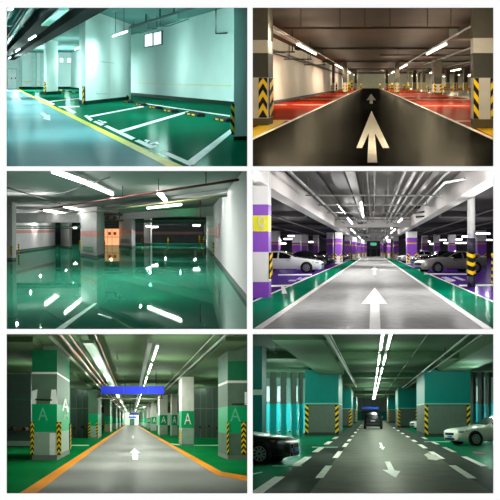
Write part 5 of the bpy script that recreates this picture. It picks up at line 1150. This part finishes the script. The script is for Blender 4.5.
    # bright end walls behind the bays
    for x0, x1, yb, l, nm in ((248, 306, 432.4, 'left', 'wall_left'), (468, 500, 431.6, 'right', 'wall_right')):
        Y = R.Y(yb)
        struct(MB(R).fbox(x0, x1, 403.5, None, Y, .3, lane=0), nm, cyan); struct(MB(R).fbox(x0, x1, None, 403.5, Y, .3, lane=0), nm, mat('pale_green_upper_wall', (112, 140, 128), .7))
        struct(MB(R).fbox(x0, x1, yb - 1.6, None, Y - .15, .1, lane=0), 'baseboard_' + l, pale)
        xs = ((262, 4.6), (270, 6.5), (281, 5.5), (291.5, 5), (299.5, 3.6)) if l == 'left' else ((473.4, 2.6), (481.6, 2.4), (489, 2.2))
        for i, (x, w_) in enumerate(xs):
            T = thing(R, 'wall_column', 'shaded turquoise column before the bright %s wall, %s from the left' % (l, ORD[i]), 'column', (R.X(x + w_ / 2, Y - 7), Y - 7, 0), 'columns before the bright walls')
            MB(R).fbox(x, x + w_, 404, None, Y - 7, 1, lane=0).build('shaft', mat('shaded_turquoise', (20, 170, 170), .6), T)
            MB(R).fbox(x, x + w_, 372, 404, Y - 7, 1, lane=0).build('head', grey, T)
        wins = ((262, 269.6), (277.6, 286.4), (293, 297.4)) if l == 'left' else ((477, 481), (485.6, 488))
        for i, (a, b) in enumerate(wins):
            wn = thing(R, 'window_%d' % (i + (4 if l == 'left' else 8)), 'pale high window in the %s end wall of the turquoise hall, %s from left' % (l, ORD[i]), 'window', (R.X((a + b) / 2, Y - .1), Y - .1, R.T(401, Y))); wn['kind'] = 'structure'
            MB(R).fbox(a - .4, b + .4, 385.6, 402, Y - .12, .1, lane=0).build('window_frame', pale, wn); MB(R).fbox(a, b, 386.6, 401, Y - .18, .05, lane=0).build('pane', mat('dim_daylight_pane', (200, 222, 220), emit=.55), wn)
    for i, (x, yb, yt, l) in enumerate(((302.4, 430, 404, 'slim dark upright pipe at the right end of the bright left wall'), (471.2, 431, 376, 'slim upright pipe beside the big right pier'))):
        Y = R.Y(yb) - 3; pipe(R, [(R.X(x, Y), Y, 0), (R.X(x, Y), Y, R.T(yt, Y))], .05, 'upright_pipe', l, 'pipe', pm)
    # low striped barrier
    Y = R.Y(432.6) - 2.4
    T = thing(R, 'floor_barrier', 'low striped kerb on the floor before the bright left wall', 'barrier', (R.X(290, Y), Y, 0))
    MB(R).fbox(278, 304, 430.6, None, Y, .25, lane=0).build('kerb', pale, T)
    for k in range(5): MB(R).fbox(279 + k * 5, 281.4 + k * 5, 430.8, 432.4, Y - .03, .03, lane=0).build('stripe', BLACK, T)
    # ceiling: beams, pipes, trays
    for i, Yb_ in enumerate((38, 58, 80, 108, 135)):
        MB(R).prism([(-70, Yb_), (110, Yb_), (110, Yb_ + 2), (-70, Yb_ + 2)], 4.6, 4.99).build('ceiling_beam', beamm, label='green-grey beam across the turquoise hall ceiling, %s from the front' % ORD[i], category='beam', group='cross beams of the turquoise hall')
    a, b = R.G(272, 335, 4.7), R.G(328, 372, 4.7)
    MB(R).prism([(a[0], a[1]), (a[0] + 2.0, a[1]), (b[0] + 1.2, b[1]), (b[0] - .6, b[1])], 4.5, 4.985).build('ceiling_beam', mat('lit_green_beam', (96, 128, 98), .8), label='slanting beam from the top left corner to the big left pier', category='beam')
    a, b = R.G(493, 337, 4.7), R.G(440, 370, 4.7)
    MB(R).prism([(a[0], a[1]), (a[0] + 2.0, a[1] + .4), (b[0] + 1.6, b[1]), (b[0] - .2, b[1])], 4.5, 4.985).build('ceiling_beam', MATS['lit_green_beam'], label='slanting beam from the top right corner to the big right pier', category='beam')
    for i, (x, y, t, r_, l) in enumerate(((327, 336, 4.45, .07, 'long pale green pipe over the left of the lane'), (331, 336, 4.6, .03, 'thin pipe beside the long pale green pipe'), (462, 340, 4.4, .04, 'long thin pipe over the right of the lane, nearer the tubes'), (474, 340, 4.4, .03, 'long thin pipe over the right of the lane, outer one'), (420, 345, 4.7, .02, 'faint conduit between the tubes and the right pipes'))):
        lane_pipe(R, R.xr(x, y, t), t, 20, 150 if i == 4 else 76, r_, 'ceiling_pipe', l, 'pipe', pm)
    for i, (x, y, Y) in enumerate(((325, 340, 28), (445, 346, 36), (440, 352, 40), (276, 360, 34), (484, 352, 36))):
        T = thing(R, 'ceiling_sprinkler', 'sprinkler head under the dark green ceiling, %s' % ('left of the tubes by the long pipe', 'upper one at the right', 'lower one at the right', 'far left one', 'far right one')[i], 'sprinkler', (R.X(x, Y), Y, 4.7), 'sprinkler heads of the turquoise hall')
        MB(R).tube([(R.X(x, Y), Y, 4.6), (R.X(x, Y), Y, 4.99)], .025, 8).build('drop', dk, T); MB(R).tube([(R.X(x, Y), Y, 4.57), (R.X(x, Y), Y, 4.6)], .09, 12).build('deflector', dk, T)
    Ys = 95
    T = thing(R, 'hanging_sign', 'blue sign hung over the lane above the driving car', 'sign', (R.X(370.5, Ys), Ys, R.T(409, Ys)))
    MB(R).fbox(362.6, 378.6, 407, 409, Ys, .15, lane=0).build('panel', mat('blue_lane_sign', (58, 96, 235), .4, var=0), T)
    for x in (364, 378): MB(R).tube([(R.X(x, Ys), Ys + .08, R.T(407, Ys)), (R.X(x, Ys), Ys + .08, 4.98)], .03, 6).build('rod', dk, T)
    # two rows of tubes
    wl = (240, 255, 240); t = 4.45
    xa, xb = R.xr(382.6, 336, t), R.xr(390.6, 336, t)
    for s, xx in (('left', xa), ('right', xb)):
        MB(R).lbox(xx - .06, xx + .06, t + .10, t + .14, 25, 150).build('lamp_rail', pm, label='rail carrying the %s of the two tube rows' % s, category='rail')
        Y0 = 25
        for i in range(11):
            L_ = 5.6 + i * .3
            lamp(R, (R.L(xx, Y0), Y0), (R.L(xx, Y0 + L_), Y0 + L_), t, 'lit tube in the %s tube row over the driving lane, %s from the front' % (s, ORD[i]), 150 + 10 * i, col=wl, r=.04, group='tubes over the driving lane', wd=.12)
            Y0 += L_ + 3.6 + i * .15
    # cars
    alloy = mat('rim_alloy', (160, 176, 170), .3, .5, .6, var=0)
    blk = mat('car_black', (12, 13, 14), .3, .4, var=0, coat=.15); wh = mat('car_pearl_white', (206, 212, 196), .25, .5, var=0, coat=.6)
    def put(nose, yb, yaw, label, paint, **k):
        Y = R.Y(yb); c, s = math.cos(yaw), math.sin(yaw); sg = 1 if c > 0 else -1
        X = R.X(nose, Y + .9 * abs(c) + 2.36 * s) - sg * (abs(c) * 2.36 + .5 * abs(s)); return car(R, X, Y + .9 * abs(c), yaw, label, paint, alloy, **k)
    put(299.5, 463.6, math.radians(-17), 'black saloon car at the left edge, nose towards the lane', blk, plate=(150, 165, 170))
    put(448.2, 445.4, math.radians(193), 'white saloon car at the right edge, nose towards the lane', wh)
    Y = R.Y(429.2); car(R, R.X(373.2, Y + 2.4), Y + 2.4, math.radians(80.2), 'black car driving away in the middle of the lane', blk, alloy, name='suv_car', kind='suv')
    put(411.6, 429.6, math.radians(192), 'small far white car nosing out behind the second right pier', wh)
    for Y, t, e in ((19, 2.8, .5), (26, 3.6, .8), (35, 3.6, 1), (46, 3.6, 1.2), (60, 3.6, 1.4), (78, 3.6, 1.8), (100, 3.6, 2.4), (128, 3.6, 4), (146, 3.4, 5)):
        fill_points(R, [(.4, Y, t, e)], 140, wl, .1)
        if Y < 62: fill_points(R, [(-5.5, Y + 4, 3.6, e * (.25 if Y < 36 else .6)), (5.8, Y + 4, 3.6, e * .6)], 130, (215, 255, 235), .1)
    for px, Y in ((258, 56.5), (268, 56.5), (279, 56.5), (290, 56.5), (299, 56.5), (474, 58.5), (484, 58.5), (491, 58.5)): fill_points(R, [(R.X(px, Y) - R.L(0, Y), Y, 1.3, .5)], 260, (225, 255, 250), .1)
    fill_points(R, [(R.X(x, 43) - R.L(0, 43), 43, 3.4, 1) for x in (266, 286, 482)], 220, (225, 255, 245))
hall_turquoise()
